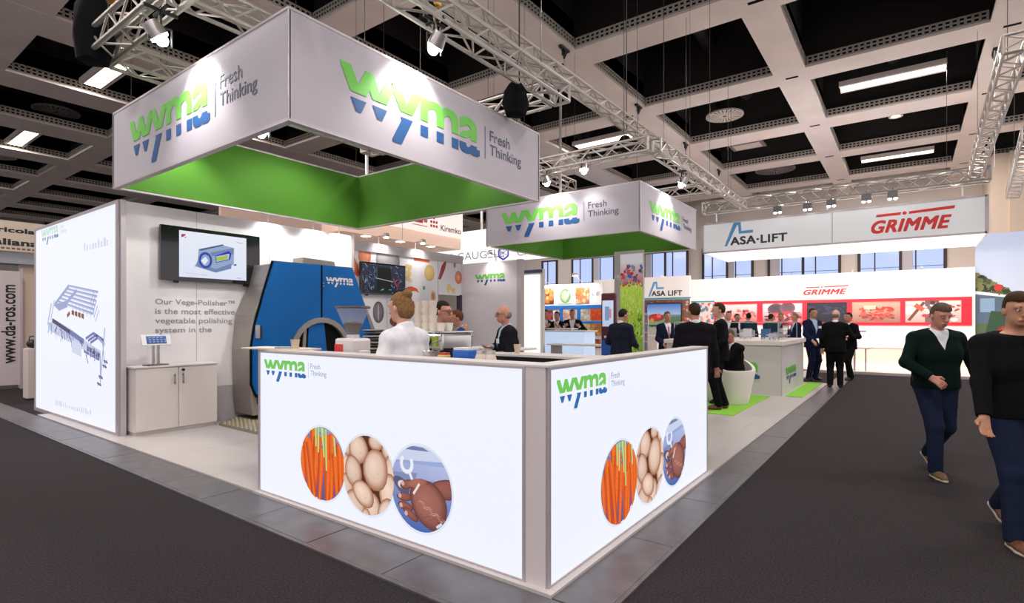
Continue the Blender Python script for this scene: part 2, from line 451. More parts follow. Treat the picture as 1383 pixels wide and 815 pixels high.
# ---- ceiling fixtures
def strip_fixture(x, y, label):
    t = thing('strip_light', label, 'ceiling light', (x, y, 9.12))
    MB().box(-.33, .33, -1.36, 1.36, .06, .16).build('housing', BEAM, t)
    MB().box(-.33, -.22, -1.36, 1.36, 0, .06).box(.22, .33, -1.36, 1.36, 0, .06).build('louvre_side', BEAM, t)
    bx('diffuser', TUBE, t, -.22, .22, -1.32, 1.32, .015, .05)
    for q in (-1, 1): MB().tube((0, q, .16), (0, q, 2.0), .012, n=6).build('suspension_rod', DUCT, t)
    l = bpy.data.lights.new('tube_light', 'AREA'); l.shape = 'RECTANGLE'; l.size, l.size_y = .44, 2.6; l.energy = 330; l.color = (1, .93, .89)
    o = bpy.data.objects.new('tube_light', l); COL.objects.link(o); o.parent = t; o.location = (0, 0, -.01)
    return t
SL = [(20.6, .45, 'long strip light of the right bay, nearer of the two'),
      (30.4, .45, 'long strip light farther down the right bay, just above the lattice truss'),
      (20.6, 10.3, 'long strip light between the two suspended green-lined canopies'),
      (6.05, 19.85, 'bright square-looking strip light beside the left end of the canopy truss'),
      (6.1, 29.6, 'bright strip light far left, above the cream header sign')]
for s in SL: strip_fixture(*s)
for x_, y_ in ((1.2, .45), (11.0, .45), (1.2, 10.4), (-3.7, -4.5), (11, -4.5), (20.9, -5.2), (-3.7, 5.4), (-3.7, 15), (20.9, 20.2), (11, 20.2), (30.6, 20.2), (1.2, 20.2), (6.1, 39)):
    strip_fixture(x_, y_, 'white strip light recessed in a ceiling coffer outside the view')['group'] = 'hall strip lights out of view'
def diffuser(x, y, r, label, m):
    t = thing('ceiling_diffuser', label, 'air vent', (x, y, 9.45))
    MB().lathe([(r, .06), (r, 0), (r*.93, 0), (r*.93, .05)], n=28).build('ring', m, t); MB().lathe([(0, .05), (r*.95, .05), (r*.95, .06), (0, .06)], n=28).build('backing', BLACKM, t)
    v = MB()
    for k in range(24):
        a = 2*PI*k/24; c, s = math.cos(a), math.sin(a); w0, w1 = .012*r/.6, .05*r/.6
        v.add([(c*.1*r-s*w0, s*.1*r+c*w0, 0), (c*.1*r+s*w0, s*.1*r-c*w0, 0), (c*.95*r+s*w1, s*.95*r-c*w1, 0), (c*.95*r-s*w1, s*.95*r+c*w1, 0)], [(0, 1, 2, 3)])
    v.build('vanes', m, t); MB().tube((0, 0, .04), (0, 0, 1.6), r*.5, n=14).build('neck_duct', DUCT, t)
VENT = mat('vent_paint', (.62, .56, .52), .5); VENTD = mat('vent_paint_dark', (.16, .13, .14), .5)
diffuser(21.6, 5.7, .68, 'round slatted air diffuser in the coffer right of the long truss', VENT)
diffuser(6.3, 25.9, .72, 'round air diffuser in the dark coffer left of the big canopy', VENTD)
diffuser(30.8, 5.6, .95, 'round grey air diffuser far down the middle bay', VENTD)
diffuser(6.3, 35, .7, 'pale round air diffuser at the far left edge', VENT)
t = thing('ceiling_loudspeaker', 'square grey vent box hanging in the second coffer of the middle bay', 'air vent', (25.7, 5.8, 9.4))
MB().box(-.5, .5, -.7, .7, 0, .05).build('frame', VENTD, t); MB().box(-.35, .35, -.55, .55, -.02, 0).build('grille_plate', VENT, t)
t = thing('recessed_spot', 'small round downlight between the two strip lights of the right bay', 'ceiling light', (25.7, .4, 9.5))
MB().lathe([(0, .2), (.2, .2), (.24, 0), (.17, 0), (.15, .1), (0, .1)], n=18).build('can', VENT, t); MB().lathe([(0, .05), (.14, .05)], n=18).build('lens', TUBE, t)
MB().tube((0, 0, .2), (0, 0, 1.7), .02, n=6).build('suspension_rod', DUCT, t)

# ================================================================== TRUSSES AND RIGGING
def truss(label, A, B, s=.24, group=None, pitch=.29, r=.024, rb=.013):
    A = Vector(A); B = Vector(B); d = B-A; L = d.length
    t = thing('lattice_truss', label, 'truss', A, math.atan2(d.y, d.x), group)
    if abs(d.z) > .01: t.rotation_euler = (0, -math.asin(d.z/L), math.atan2(d.y, d.x))
    h = s/2; n = max(2, round(L/pitch)); p = L/n
    for yy, zz in ((-h, 0), (h, 0), (-h, s), (h, s)):
        MB().tube((0, yy, zz), (L, yy, zz), r, n=7).build('chord', TRUSSM, t, smooth=True)
    cs = [((-h, 0), (-h, s)), ((h, 0), (h, s)), ((-h, 0), (h, 0)), ((-h, s), (h, s))]
    ms = []
    for k, (a, b) in enumerate(cs):
        ms.append([MB().tube((0, *a), (p, *b), rb, n=5, cap=False), MB().tube((0, *b), (p, *a), rb, n=5, cap=False)])
    for k in range(4):
        srcs = [None, None]
        for i in range(n):
            q = (i+k) % 2
            if srcs[q] is None:
                srcs[q] = ms[k][q].build('brace', TRUSSM, t); srcs[q].location = (i*p, 0, 0)
            else: inst(srcs[q], t, loc=(i*p, 0, 0))
    for x_ in (L*.12, L*.88): MB().tube((x_, 0, s), (x_, 0, 11.2-A.z), .005, n=5).build('drop_chain', BLACK, t)
    for x_ in (0, L):
        m = MB().tube((x_, -h, 0), (x_, h, 0), r*.9, n=6).tube((x_, -h, s), (x_, h, s), r*.9, n=6).tube((x_, -h, 0), (x_, -h, s), r*.9, n=6).tube((x_, h, 0), (x_, h, s), r*.9, n=6)
        m.build('end_frame', TRUSSM, t)
    return t
ZT = 4.62
truss('lattice truss above the front of the big canopy, ending in the pointed corner', (2.1, 3.93, ZT), (6.55, 3.93, ZT))
truss('lattice truss above the left face of the big canopy, holding the left star-bright spotlight', (2.24, 4.1, ZT), (2.24, 7.75, ZT), r=.03)
truss('lattice truss running back from the hoist bag at the left end of the big canopy', (2.4, 7.65, ZT), (6.6, 7.65, ZT))
truss('lattice truss leading back from the pointed corner of the big canopy rig', (6.42, 4.1, ZT), (6.42, 8.0, ZT))
truss('cross truss spanning the middle of the big canopy', (2.4, 6.1, ZT+.26), (6.4, 6.1, ZT+.26))
truss('very long lattice truss crossing the ceiling from the top centre to the far hanging fascia', (3.2, 4.39, 5.3), (18.9, 4.39, 5.3), .18)
truss('lattice truss over the left face of the small canopy', (9.33, 3.75, ZT), (9.33, 8.0, ZT))
truss('lattice truss over the right face of the small canopy', (9.45, 3.72, ZT), (13.3, 3.72, ZT))
truss('lattice truss over the hidden back of the small canopy', (13.2, 3.9, ZT), (13.2, 8.0, ZT))
truss('lattice truss above the far red and blue lettered hanging fascia', (19.15, 5.75, 5.32), (19.15, -1.75, 5.32), .36, pitch=.36, r=.03, rb=.02)
truss('lattice truss climbing along the right bay to the right end of the far fascia', (10.6, -1.25, 5.45), (19.3, -1.45, 5.45), .27)
truss('lattice truss stub at the extreme right by the cream column', (16.5, -2.2, 5.6), (24, -2.75, 5.6), .3)
truss('lattice truss far behind, seen just above the screen wall', (5.4, 15.0, 4.9), (9.0, 15.0, 4.9), .3)
truss('white lattice truss behind the gap between the two canopies', (12.5, 9.2, 6.0), (16.0, 9.2, 6.0), .3)

def clampd(x, y, z, zt, label):
    t = thing('rigging_clamp', label, 'clamp', (x, y, z), 0, 'clamps under the beams')
    MB().box(-.22, .22, -.05, .05, -.06, 0).box(-.05, .05, -.05, .05, -.2, -.06).build('jaw', BLACK, t)
    MB().path([(-.15, 0, -.06), (0, 0, -.3), (.15, 0, -.06)], .02, 6).build('shackle', BLACK, t)
    MB().tube((0, 0, -.25), (0, 0, zt-z), .012, n=6).build('drop_chain', ALU, t)
for k, (x_, y_) in enumerate(((12.7, 7.55), (17.6, 7.5), (22.5, 7.5), (27.4, 7.5))):
    clampd(x_, y_, ZB, 7.9, 'black beam clamp on the middle ceiling beam, %s of the four' % ('nearest', 'second nearest', 'third nearest', 'farthest')[k])
for x_, y_, z in ((15.1, -2.1, 'topmost on the right beam'), (19.8, -1.9, 'above the right end of the far fascia')):
    clampd(x_, y_, ZB, 5.8, 'black beam clamp with drop chain, '+z)

def wire(x, y, z0, z1, label='thin steel cable holding the canopy'):
    tag(MB().tube((x, y, z0), (x, y, z1), .0035, n=5).build('suspension_cable', DUCT, None), label, 'cable', 'canopy suspension cables')

def spot(loc, aim, label, power=60, size=.09, star=True, group=None, blend=.6, angle=110, col=(1, .96, .92)):
    t = thing('spotlight', label, 'spotlight', loc, 0, group)
    d = (Vector(aim)-Vector(loc)).normalized()
    h = MB().tube(d*-.16, d*-.02, size*.8, size, n=14)
    h.build('lamp_housing', BLACK if not star else ALU, t, smooth=True)
    MB().tube(d*-.02, d*.0, size*.92, size*.92, n=14).build('lens', LAMP, t)
    if star: MB().ball(tuple(d*.02), size*.62, 12, 8).build('bulb', LAMP, t, smooth=True)
    MB().path([(size*1.1, 0, -.05), (size*1.1, 0, .12), (-size*1.1, 0, .12), (-size*1.1, 0, -.05)], .01, 6).tube((0, 0, .12), (0, 0, .26), .012, n=6).tube((-.15, 0, .27), (.15, 0, .27), .018, n=6).tube((0, -.15, .27), (0, .15, .27), .018, n=6).build('yoke', BLACK, t)
    l = bpy.data.lights.new('beam_of_light', 'SPOT'); l.energy = power; l.spot_size = math.radians(angle); l.spot_blend = blend; l.color = col; l.shadow_soft_size = .05
    o = bpy.data.objects.new('beam_of_light', l); COL.objects.link(o); o.parent = t; o.location = d*.10
    o.rotation_euler = d.to_track_quat('-Z', 'Y').to_euler()
    return t

def hoist(loc, label, h=.8, r=.2, chain=1.6, hook=True):
    t = thing('chain_hoist', label, 'hoist', loc)
    prof = [(0, 0), (r*.75, .02), (r, h*.35), (r*.85, h*.75), (r*.5, h), (0, h)]
    m = MB().lathe(prof, n=18)
    for i, v in enumerate(m.v):
        a = math.atan2(v[1], v[0]); q = 1+.08*math.sin(5*a+v[2]*9); m.v[i] = (v[0]*q, v[1]*q, v[2])
    m.build('chain_bag', BLACKM, t, smooth=True)
    if hook:
        yel = mat('yellow_hook_paint', (.75, .38, .02), .35)
        MB().box(r*.6, r*1.3, -.08, .08, h-.02, h+.3).build('hoist_body', yel, t, bevel=.02)
        MB().ball((r*1.25, 0, h-.35), (.04, .04, .07)).build('hook_block', yel, t, smooth=True)
        for q in (-.05, .05):
            m = MB()
            for k in range(9): m.tube((r*1.25+q, 0, h-.32+k*.045), (r*1.25+q, .012 if k % 2 else -.012, h-.28+k*.045), .009, n=5)
            m.build('load_chain', ALU, t)
    MB().tube((r*.5, 0, h*.8), (r*.5, 0, 9.0-loc[2]), .010, n=6).build('lift_chain', DUCT, t)
    return t
hoist((2.16, 7.50, 4.50), 'chain hoist with black bag and yellow hook at the left end of the big canopy')
hoist((5.7, 4.12, 4.22), 'small black chain bag hanging at the right end of the big canopy truss', .42, .17, hook=False)
hoist((4.2, 4.2, 4.72), 'yellow chain hoist above the bright lamp in the middle of the big canopy truss', .3, .1)
hoist((9.9, 4.5, 4.9), 'black chain bag under the long truss, above the small canopy', .3, .14, hook=False)

# ================================================================== CANOPIES
def canopy(x0, x1, y0, y1, z0, z1, label):
    t = thing('hanging_canopy', label, 'hanging sign')
    th = .05
    bx('fascia_panel', FABRICW, t, x0, x0+.02, y0, y1, z0+.025, z1-.02); bx('fascia_panel', FABRICW, t, x0, x1, y0, y0+.02, z0+.025, z1-.02)
    bx('fascia_panel', FABRICW, t, x1-.02, x1, y0, y1, z0+.025, z1-.02); bx('fascia_panel', FABRICW, t, x0, x1, y1-.02, y1, z0+.025, z1-.02)
    for nm in range(4):
        a = [(x0+.05, x0+.06, y0+.05, y1-.05), (x0+.05, x1-.05, y0+.05, y0+.06), (x1-.06, x1-.05, y0+.05, y1-.05), (x0+.05, x1-.05, y1-.06, y1-.05)][nm]
        o = bx('lining_panel', GREENF, t, *a, z0+.02, z1-.02); o['label'] = 'bright green inner lining'
    for z in (z0, z1-.022):
        m = MB().box(x0-.004, x1+.004, y0-.004, y0+.06, z, z+.024).box(x0-.004, x1+.004, y1-.06, y1+.004, z, z+.024).box(x0-.004, x0+.06, y0+.06, y1-.06, z, z+.024).box(x1-.06, x1+.004, y0+.06, y1-.06, z, z+.024)
        m.build('frame_profile', ALUP, t)
    for a, b in ((x0, y0), (x1, y0), (x0, y1), (x1, y1)): MB().box(a-.006, a+.006, b-.006, b+.006, z0, z1).build('corner_trim', ALUP, t)
    return t
cA = canopy(2.6, 6.48, 4.27, 8.3, 3.27, 4.25, 'large square white hanging canopy with green lining and word mark, over the counter')
wyma(cA, face_my(4.27), 3.12, 3.59, 2.03); wyma(cA, face_mx(2.6), -7.74, 3.59, 2.07)
cB = canopy(9.66, 13.0, 4.08, 7.8, 3.27, 4.22, 'smaller, farther square white hanging canopy with green lining and word mark')
wyma(cB, face_mx(9.66), -7.36, 3.58, 1.98); wyma(cB, face_my(4.08), 10.12, 3.58, 1.75)
for x_, y_ in ((2.75, 4.4), (6.3, 4.4), (2.75, 8.15), (6.3, 8.15), (9.8, 4.2), (12.9, 4.2), (9.8, 7.7)): wire(x_, y_, 4.22, 11.2)
spot((4.0, 3.92, 4.36), (4.0, 4.7, 3.4), 'dazzling spotlight under the truss on the right face of the big canopy', 75)
spot((2.22, 5.85, 4.3), (3.0, 5.85, 3.4), 'dazzling spotlight over the left face of the big canopy', 75)
spot((3.65, 6.6, 3.95), (3.6, 6.5, 2.0), 'spotlight seen inside the big canopy just below its front corner', 30, group=None)
spot((5.0, 6.6, 4.3), (4.9, 8.6, 1.9), 'unseen added spotlight inside the big canopy brightening the screen wall', 130, star=False)  # fill lamp out of sight, put in to lift the dark screen wall
spot((3.2, 7.6, 4.3), (3.2, 8.6, 2.0), 'unseen added spotlight inside the big canopy brightening the left of the screen wall', 80, star=False)  # second unseen fill for the screen wall's left part
spot((9.3, 5.94, 4.38), (9.9, 5.94, 3.5), 'bright spotlight left of the small canopy', 70)
spot((10.97, 3.74, 4.36), (10.97, 4.3, 3.5), 'bright spotlight above the right face of the small canopy', 70)
spot((9.33, 5.1, 4.5), (9.3, 5.1, 2.0), 'spotlight glowing on the small canopy truss, right of the hanging one', 30)
spot((6.3, 5.2, 4.4), (5.9, 4.4, 1.0), 'unseen added spotlight in the right side of the big canopy brightening the bar', 60, star=False)  # unseen lamp added to brighten the bar
spot((13.2, 6, 4.36), (11.3, 6, 0), 'unseen added spotlight behind the small canopy brightening the floor below', 60, star=False)  # unseen fill lamp hung from the back truss
# ================================================================== THE STAND'S COUNTER
def carrots(A, c, r, dim=1.):
    A.clip = circle(c, r+.018, 40); A.poly(A.clip, (.80, .84, .95)); A.clip = circle(c, r, 40)
    A.rect(c[0]-r, c[0]+r, c[1]-r, c[1]+r, (.10, .10, .28), (.20, .22, .45))
    for k in range(26):
        rnd = random.Random(k); A.line((c[0]+rnd.uniform(-r, r), c[1]+r*rnd.uniform(.45, 1)), (c[0]+rnd.uniform(-r, r), c[1]+r*rnd.uniform(.45, 1)), r*.02, (.30, .32, .55))
    for k, (x, t, b, w, lean) in enumerate(((-.97, .3, -1, .14, .16), (-.74, .62, -1, .15, .2), (-.40, 1.0, -1.1, .13, .08), (.93, .45, -.9, .12, .05), (.78, .6, -1, .12, .1), (.48, .82, -1.1, .14, -.05), (.22, .8, -1.1, .12, .02), (-.16, .7, -1.2, .16, -.26), (.02, .35, -1.2, .12, -.12), (.32, .1, -1.2, .11, -.05), (.60, .35, -1.1, .11, .14), (-.55, .5, -1.2, .13, .28))):
        X = c[0]+x*r; T = c[1]+t*r; B = c[1]+b*r; W = w*r*1.25; l = lean*r
        o1, o2, o3 = (.80, .085, .006), (.95, .19, .02), (.50, .035, .004)
        A.poly([(X-W, T), (X, T+W*.6), (X+l, B), (X+l-W*.5, B)], [o3, o2, o2, o3]); A.poly([(X, T+W*.6), (X+W, T), (X+l+W*.5, B), (X+l, B)], [o2, o1, o3, o2])
        for q in range(4): A.line((X-W*.6, T-(q+1)*.28*r), (X+W*.3, T-(q+1)*.28*r-.01), r*.006, (.70, .09, .01))
    for x, b, l in ((-.25, .45, .02), (-.12, .3, .0), (.05, .2, .1), (.2, -.15, .05), (.55, .3, .1), (.0, .55, .1)):
        A.line((c[0]+x*r, c[1]+1.1*r), (c[0]+(x+l)*r, c[1]+b*r), r*.05, (.36, .62, .12), r*.03); A.line((c[0]+x*r+.03*r, c[1]+1.1*r), (c[0]+(x+l)*r, c[1]+b*r), r*.014, (.72, .82, .42))
    A.clip = None
def potatoes(A, c, r):
    A.clip = circle(c, r+.018, 40); A.poly(A.clip, (.80, .84, .95)); A.clip = circle(c, r, 40)
    A.rect(c[0]-r, c[0]+r, c[1]-r, c[1]+r, (.09, .025, .01))
    e = (.34, .115, .045); m = (.98, .74, .60)
    for k, (x, y, a, b, ro) in enumerate(((.9, .75, .35, .3, 0), (-.9, .65, .3, .3, .3), (.35, .9, .3, .22, .2), (-.95, .05, .3, .4, 0), (.95, .1, .25, .6, .1), (-.85, -.45, .3, .35, .2), (.85, -.35, .38, .5, .2), (.2, -.85, .3, .45, 0), (-.5, -.95, .45, .5, .4), (.75, -.95, .35, .5, -.3), (-.35, .62, .37, .37, .2), (-.55, .02, .32, .40, .2), (-.15, -.5, .42, .30, -.35), (.32, .18, .44, .52, -.1), (-.05, -1.15, .2, .3, 0))):
        q = 1-.06*(k % 3); A.blob((c[0]+x*r, c[1]+y*r), (a*r*1.05, b*r*1.05), tuple(v*q for v in m), e, 16, ro, .03, k)
        A.blob((c[0]+(x+.1)*r, c[1]+(y-.08)*r), (.02*r, .012*r), (.55, .28, .12), n=6)
    A.clip = None
def hands(A, c, r):
    A.clip = circle(c, r+.018, 40); A.poly(A.clip, (.80, .84, .95)); A.clip = circle(c, r, 40)
    A.rect(c[0]-r, c[0]+r, c[1]-r, c[1]+r, (.06, .13, .42), (.40, .48, .78))
    P = lambda x, y: (c[0]+x*r, c[1]+y*r)
    A.poly([P(-1, .55), P(1, .75), P(1, 1), P(-1, 1)], (.62, .68, .86)); A.poly([P(-.5, .86), P(.3, .9), P(.1, .97), P(-.3, .97)], (.18, .22, .42))
    A.poly([P(-1, .1), P(.9, .3), P(.9, .62), P(-1, .5)], [(.30, .36, .66), (.42, .46, .72), (.48, .54, .80), (.36, .42, .70)])
    A.poly([P(-1, -.3), P(-.2, .05), P(-.1, .35), P(-1, .25)], (.24, .27, .48))
    for k in range(9):
        t = .4+k*.52; A.line(P(-.45+.19*math.cos(t+PI*.6), .52+.2*math.sin(t+PI*.6)), P(-.45+.19*math.cos(t+.55+PI*.6), .52+.2*math.sin(t+.55+PI*.6)), .05*r, (.86, .89, .97))
    A.line(P(-.35, .33), P(-.2, .05), .04*r, (.80, .83, .95))
    A.blob(P(-.62, -.02), (.34*r, .16*r), (.10, .10, .20), n=12, rot=-.5, wob=.1); A.blob(P(-.6, .0), (.16*r, .10*r), (.75, .66, .68), n=12)
    s1, s2, s3 = (.34, .11, .085), (.13, .035, .028), (.42, .155, .12)
    A.blob(P(.85, .12), (.55*r, .24*r), s1, s2, 16, .15, .04, 3)
    A.blob(P(.28, -.32), (.64*r, .52*r), s3, s2, 22, -.35, .05, 5)
    for k, (x, y, a) in enumerate(((-.42, .03, .3), (-.52, -.28, .1), (-.48, -.5, -.1), (-.3, -.66, -.4))):
        A.blob(P(x, y), (.27*r, .11*r), s1, s2, 12, a, .03, k); A.blob(P(x-.16, y), (.06*r, .06*r), (.70, .42, .36), n=8)
    A.blob(P(-.1, .12), (.34*r, .10*r), s3, s1, 12, .25)
    for k in range(16): A.line(P(-.05+.05*k, -.30-.02*k+.06*math.sin(k*1.3)), P(.10+.05*k, -.33-.02*k+.05*math.sin(k*1.3+1)), .007*r, (.60, .32, .27))
    for k in range(12): A.line(P(.0+.06*k, -.62+.05*math.cos(k*1.7)), P(.12+.06*k, -.6+.04*math.cos(k*1.7+1)), .007*r, (.22, .07, .055))
    A.line(P(-.2, -.15), P(.0, .12), .03*r, (.90, .76, .70)); A.line(P(.55, -.78), P(.72, -.66), .03*r, (.70, .74, .88))
    A.clip = None
t = thing('reception_counter', 'L-shaped glowing white counter with carrot, potato and hand pictures, nearest to the camera', 'counter')
bx('light_panel', LIT, t, 2.59, 2.60, 1.82, 4.70, .045, 1.275); bx('light_panel', LIT, t, 2.62, 5.585, 1.65, 1.66, .045, 1.275)
body = mat('counter_core', (.55, .52, .53), .5)
MB().box(2.60, 2.739, 1.80, 4.71, .03, 1.28).box(2.62, 5.60, 1.66, 1.799, .03, 1.28).build('core', body, t)
P_ = ALUP
m = MB().box(2.583, 2.60, 1.80, 1.82, .03, 1.29).box(2.583, 2.60, 4.70, 4.73, .03, 1.29).box(2.583, 2.60, 1.82, 4.70, .03, .045).box(2.583, 2.60, 1.82, 4.70, 1.275, 1.29)
m.build('frame_profile', P_, t)
m = MB().box(2.60, 2.62, 1.643, 1.66, .03, 1.29).box(5.585, 5.605, 1.643, 1.66, .03, 1.29).box(2.62, 5.585, 1.643, 1.66, .03, .045).box(2.62, 5.585, 1.643, 1.66, 1.275, 1.29)
m.build('frame_profile', P_, t)
o = bx('corner_post', mat('corner_post_metal', (.66, .60, .61), .5), t, 2.588, 2.74, 1.662, 1.80, .03, 1.289, .0)
CT = mat('counter_top_white', (.66, .62, .62), .4)
MB().box(2.585, 2.78, 1.80, 4.73, 1.29, 1.302).box(2.585, 5.61, 1.643, 1.80, 1.29, 1.302).build('top_cap', CT, t)
bx('plinth', mat('plinth_beige', (.50, .46, .45), .5), t, 2.601, 5.64, 1.597, 1.66, 0.0, .033); bx('plinth', MATS['plinth_beige'], t, 2.547, 2.60, 1.597, 4.74, 0.0, .033)
MB().box(2.74, 3.10, 3.52, 4.7, .92, .95).box(2.74, 3.10, 2.2, 2.95, .92, .95).build('work_shelf', WHITE, t)
MB().box(5.20, 5.62, 1.86, 4.27, 1.135, 1.165).build('bar_top', CT, t, bevel=.004)
DARKP = mat('dark_anthracite_panel', (.018, .016, .022), .5)
MB().box(5.26, 5.60, 1.86, 4.22, .03, 1.135).build('bar_carcass', DARKP, t)['label'] = 'dark anthracite inner face of the bar'
MB().box(2.78, 5.2, 1.80, 2.05, 1.0, 1.03).build('inner_shelf', DARKP, t)
lg = (LINKG, LINKB, LINKD)
wyma(t, face_mx(2.588), -4.63, 1.09, .64, lg); wyma(t, face_my(1.648), 2.68, 1.08, .65, lg)
A = Art(face_mx(2.588)); 
carrots(A, (-3.77, .42), .29); A.build('carrot_picture', PRINTL, t)
A = Art(face_mx(2.588)); potatoes(A, (-3.215, .42), .29); A.build('potato_picture', PRINTL, t)
A = Art(face_mx(2.588)); hands(A, (-2.665, .42), .29); A.build('hand_picture', PRINTL, t)
for fn, x_, nm in ((carrots, 3.535, 'carrot_picture'), (potatoes, 4.09, 'potato_picture'), (hands, 4.645, 'hand_picture')):
    A = Art(face_my(1.648)); fn(A, (x_, .42), .29); A.build(nm, PRINTL, t)

# ---- things on the counter
PAPER = mat('paper_cup_card', (.60, .48, .36), .8)
def cup(x, y, z, label, s=1., m=None, group=None):
    t = thing('paper_cup', label, 'cup', (x, y, z), 0, group)
    MB().lathe([(0, .002), (.028*s, .002), (.04*s, .095*s), (.0425*s, .095*s), (.0425*s, .1*s), (.037*s, .1*s), (.027*s, .006), (0, .006)], n=18).build('body', m or PAPER, t, smooth=True)
    MB().lathe([(.0375*s, .088*s), (0, .088*s)], n=14).build('coffee', mat('coffee', (.04, .015, .006), .2), t)
cup(2.68, 4.30, 1.302, 'paper coffee cup on the left end of the glowing counter', .95)
o = MB().box(-.10, .16, -.42, .34, 0, .014).build('serving_board', mat('pale_board', (.70, .62, .50), .5), None, loc=(2.68, 4.62, 1.302), rot=(0, 0, .12)); tag(o, 'pale wooden board overhanging the left end of the counter', 'board')
o = MB().box(-.05, .05, -.09, .09, 0, .012).build('note_pad', mat('grey_pad', (.35, .38, .42), .6), None, loc=(2.68, 4.42, 1.318), rot=(0, 0, .5)); tag(o, 'small grey note pad on the wooden board', 'notepad')
# coffee grinder
def grinder():
    t = thing('coffee_grinder', 'white and red coffee grinder with clear bean hopper behind the counter', 'coffee grinder', (2.95, 3.86, .95))
    hop = mat('smoky_hopper', (.80, .78, .80), .08, alpha=.16)
    MB().lathe([(.045, .47), (.05, .50), (.135, .70), (.14, .705), (.14, .715), (.13, .70), (.045, .51)], n=24).build('hopper', hop, t, smooth=True)
    MB().lathe([(0, .716), (.145, .716), (.15, .722), (.145, .735), (0, .738)], n=24).build('hopper_lid', mat('dark_lid', (.06, .05, .05), .4), t, smooth=True)
    MB().lathe([(0, .49), (.045, .50), (.085, .585), (.06, .60), (0, .605)], n=20).build('coffee_beans', mat('coffee_beans', (.045, .02, .012), .5, bump=.8, bscale=120), t, smooth=True)
    MB().box(-.10, .10, -.12, .12, .14, .46).build('body', mat('grinder_white', (.66, .62, .62), .3), t, bevel=.02)
    MB().box(-.103, -.10, -.0, .115, .31, .41).build('badge', mat('grinder_red', (.62, .02, .02), .35), t)
    MB().box(-.13, .12, -.12, .12, 0, .14).build('base', ALU, t, bevel=.01)
    MB().lathe([(0, .46), (.06, .46), (.055, .49), (0, .49)], n=18).build('collar', ALU, t, smooth=True)
    MB().tube((-.10, -.05, .28), (-.18, -.05, .25), .02, .03, n=10).build('spout', BLACK, t)
grinder()
# stacked trays
t = thing('plate_stack', 'stack of dark round plates left of the barista', 'plates', (3.70, 4.45, .95))
for k in range(9):
    MB().lathe([(0, 0), (.10, 0), (.145, .018), (.145, .024), (.1, .01), (0, .01)], n=22).build('plate', [ALU, mat('dark_plate', (.05, .035, .035), .35)][k % 2], t, loc=(0, 0, .24+k*.032), smooth=True)
MB().box(-.14, .14, -.14, .14, 0, .235).build('warming_drawer', ALU, t, bevel=.01)
t = thing('sauce_bottle', 'red canister with white lid in front of the plate stack', 'canister', (2.9, 3.64, .95)); 
MB().lathe([(0, 0), (.045, 0), (.045, .34), (.0, .34)], n=16).build('body', mat('canister_red', (.68, .03, .02), .3), t, smooth=True); MB().lathe([(0, .34), (.047, .34), (.047, .36), (0, .365)], n=16).build('lid', WHITE, t, smooth=True)
# espresso machine
def espresso():
    t = thing('espresso_machine', 'chrome espresso machine beside the barista, cups piled on top', 'coffee machine', (3.68, 3.58, .95))
    CH = mat('chrome', (.75, .74, .75), .12, 1.)
    MB().box(-.22, .22, -.36, .36, .06, .10).build('drip_tray', CH, t); MB().box(.02, .22, -.36, .36, .10, .34).build('rear_body', GLOSSB, t, bevel=.01)
    MB().box(-.20, .22, -.36, .36, .34, .50).build('upper_body', CH, t, bevel=.025); MB().box(-.2, .22, -.36, .36, .505, .515).build('cup_rail', CH, t)
    for q in (-.2, .02, .2):
        MB().tube((-.15, q, .34), (-.15, q, .27), .045, n=14).build('brew_head', CH, t, smooth=True)
        MB().tube((-.15, q, .27), (-.15, q, .235), .048, n=14).tube((-.19, q, .25), (-.36, q+.05, .22), .013, .018, n=8).build('portafilter', BLACK, t)
        MB().ball((-.24, q, .43), (.02, .035, .035)).build('valve_knob', GLOSSB, t, smooth=True)
    for q in (-.34, .34): MB().path([(-.2, q, .44), (-.3, q, .42), (-.3, q*.97, .25), (-.27, q*.95, .14)], .008, 8).build('steam_wand', CH, t)
    for k, (a, b) in enumerate(((-.28, .10), (-.05, .14), (.2, .10))): MB().box(-.221, -.2, a, b, .38, .47).build('control_panel', [mat('panel_yellow_green', (.35, .45, .05), .4), mat('panel_dark', (.02, .03, .02), .3), mat('panel_orange', (.55, .22, .03), .4)][k], t)
    t.scale = (1, .74, 1)
    for q in range(4): MB().tube((-.1+.1*(q % 2), -.3+.2*q, 0), (-.1+.1*(q % 2), -.3+.2*q, .06), .02, n=8).build('foot', BLACK, t)
espresso()
cupw = mat('translucent_cups', (.72, .64, .56), .35)
for k in range(4):
    for j, h in enumerate((4, 4)):
        for i in range(h if k < 3 else h-3):
            if i and j: continue
            o = MB().lathe([(0, 0), (.028, 0), (.042, .075), (.038, .075), (.025, .006), (0, .006)], n=14).build('cup', cupw, None, smooth=True, loc=(3.66+.11*j, 3.80-.10*k, 1.466+i*.07))
            tag(o, 'stacked pale cup on top of the espresso machine', 'cup', 'pale cups piled on the espresso machine')
def small(nm, label, cat, loc, w, d, h, m, lid=None):
    t = thing(nm, label, cat, loc); MB().box(-w/2, w/2, -d/2, d/2, 0, h).build('body', m, t, bevel=.008)
    if lid: MB().box(-w/2+.005, w/2-.005, -d/2+.005, d/2-.005, h, h+.015).build('lid', lid, t)
small('coffee_tin', 'blue and white tin right of the espresso machine', 'tin', (2.95, 2.57, .95), .13, .15, .40, mat('tin_blue', (.02, .13, .55), .35), WHITE)
small('tea_box', 'small yellow and red box left of the blue tin', 'box', (2.90, 2.74, .95), .07, .07, .36, mat('box_yellow', (.75, .55, .18), .5), mat('box_red', (.6, .05, .03), .5))
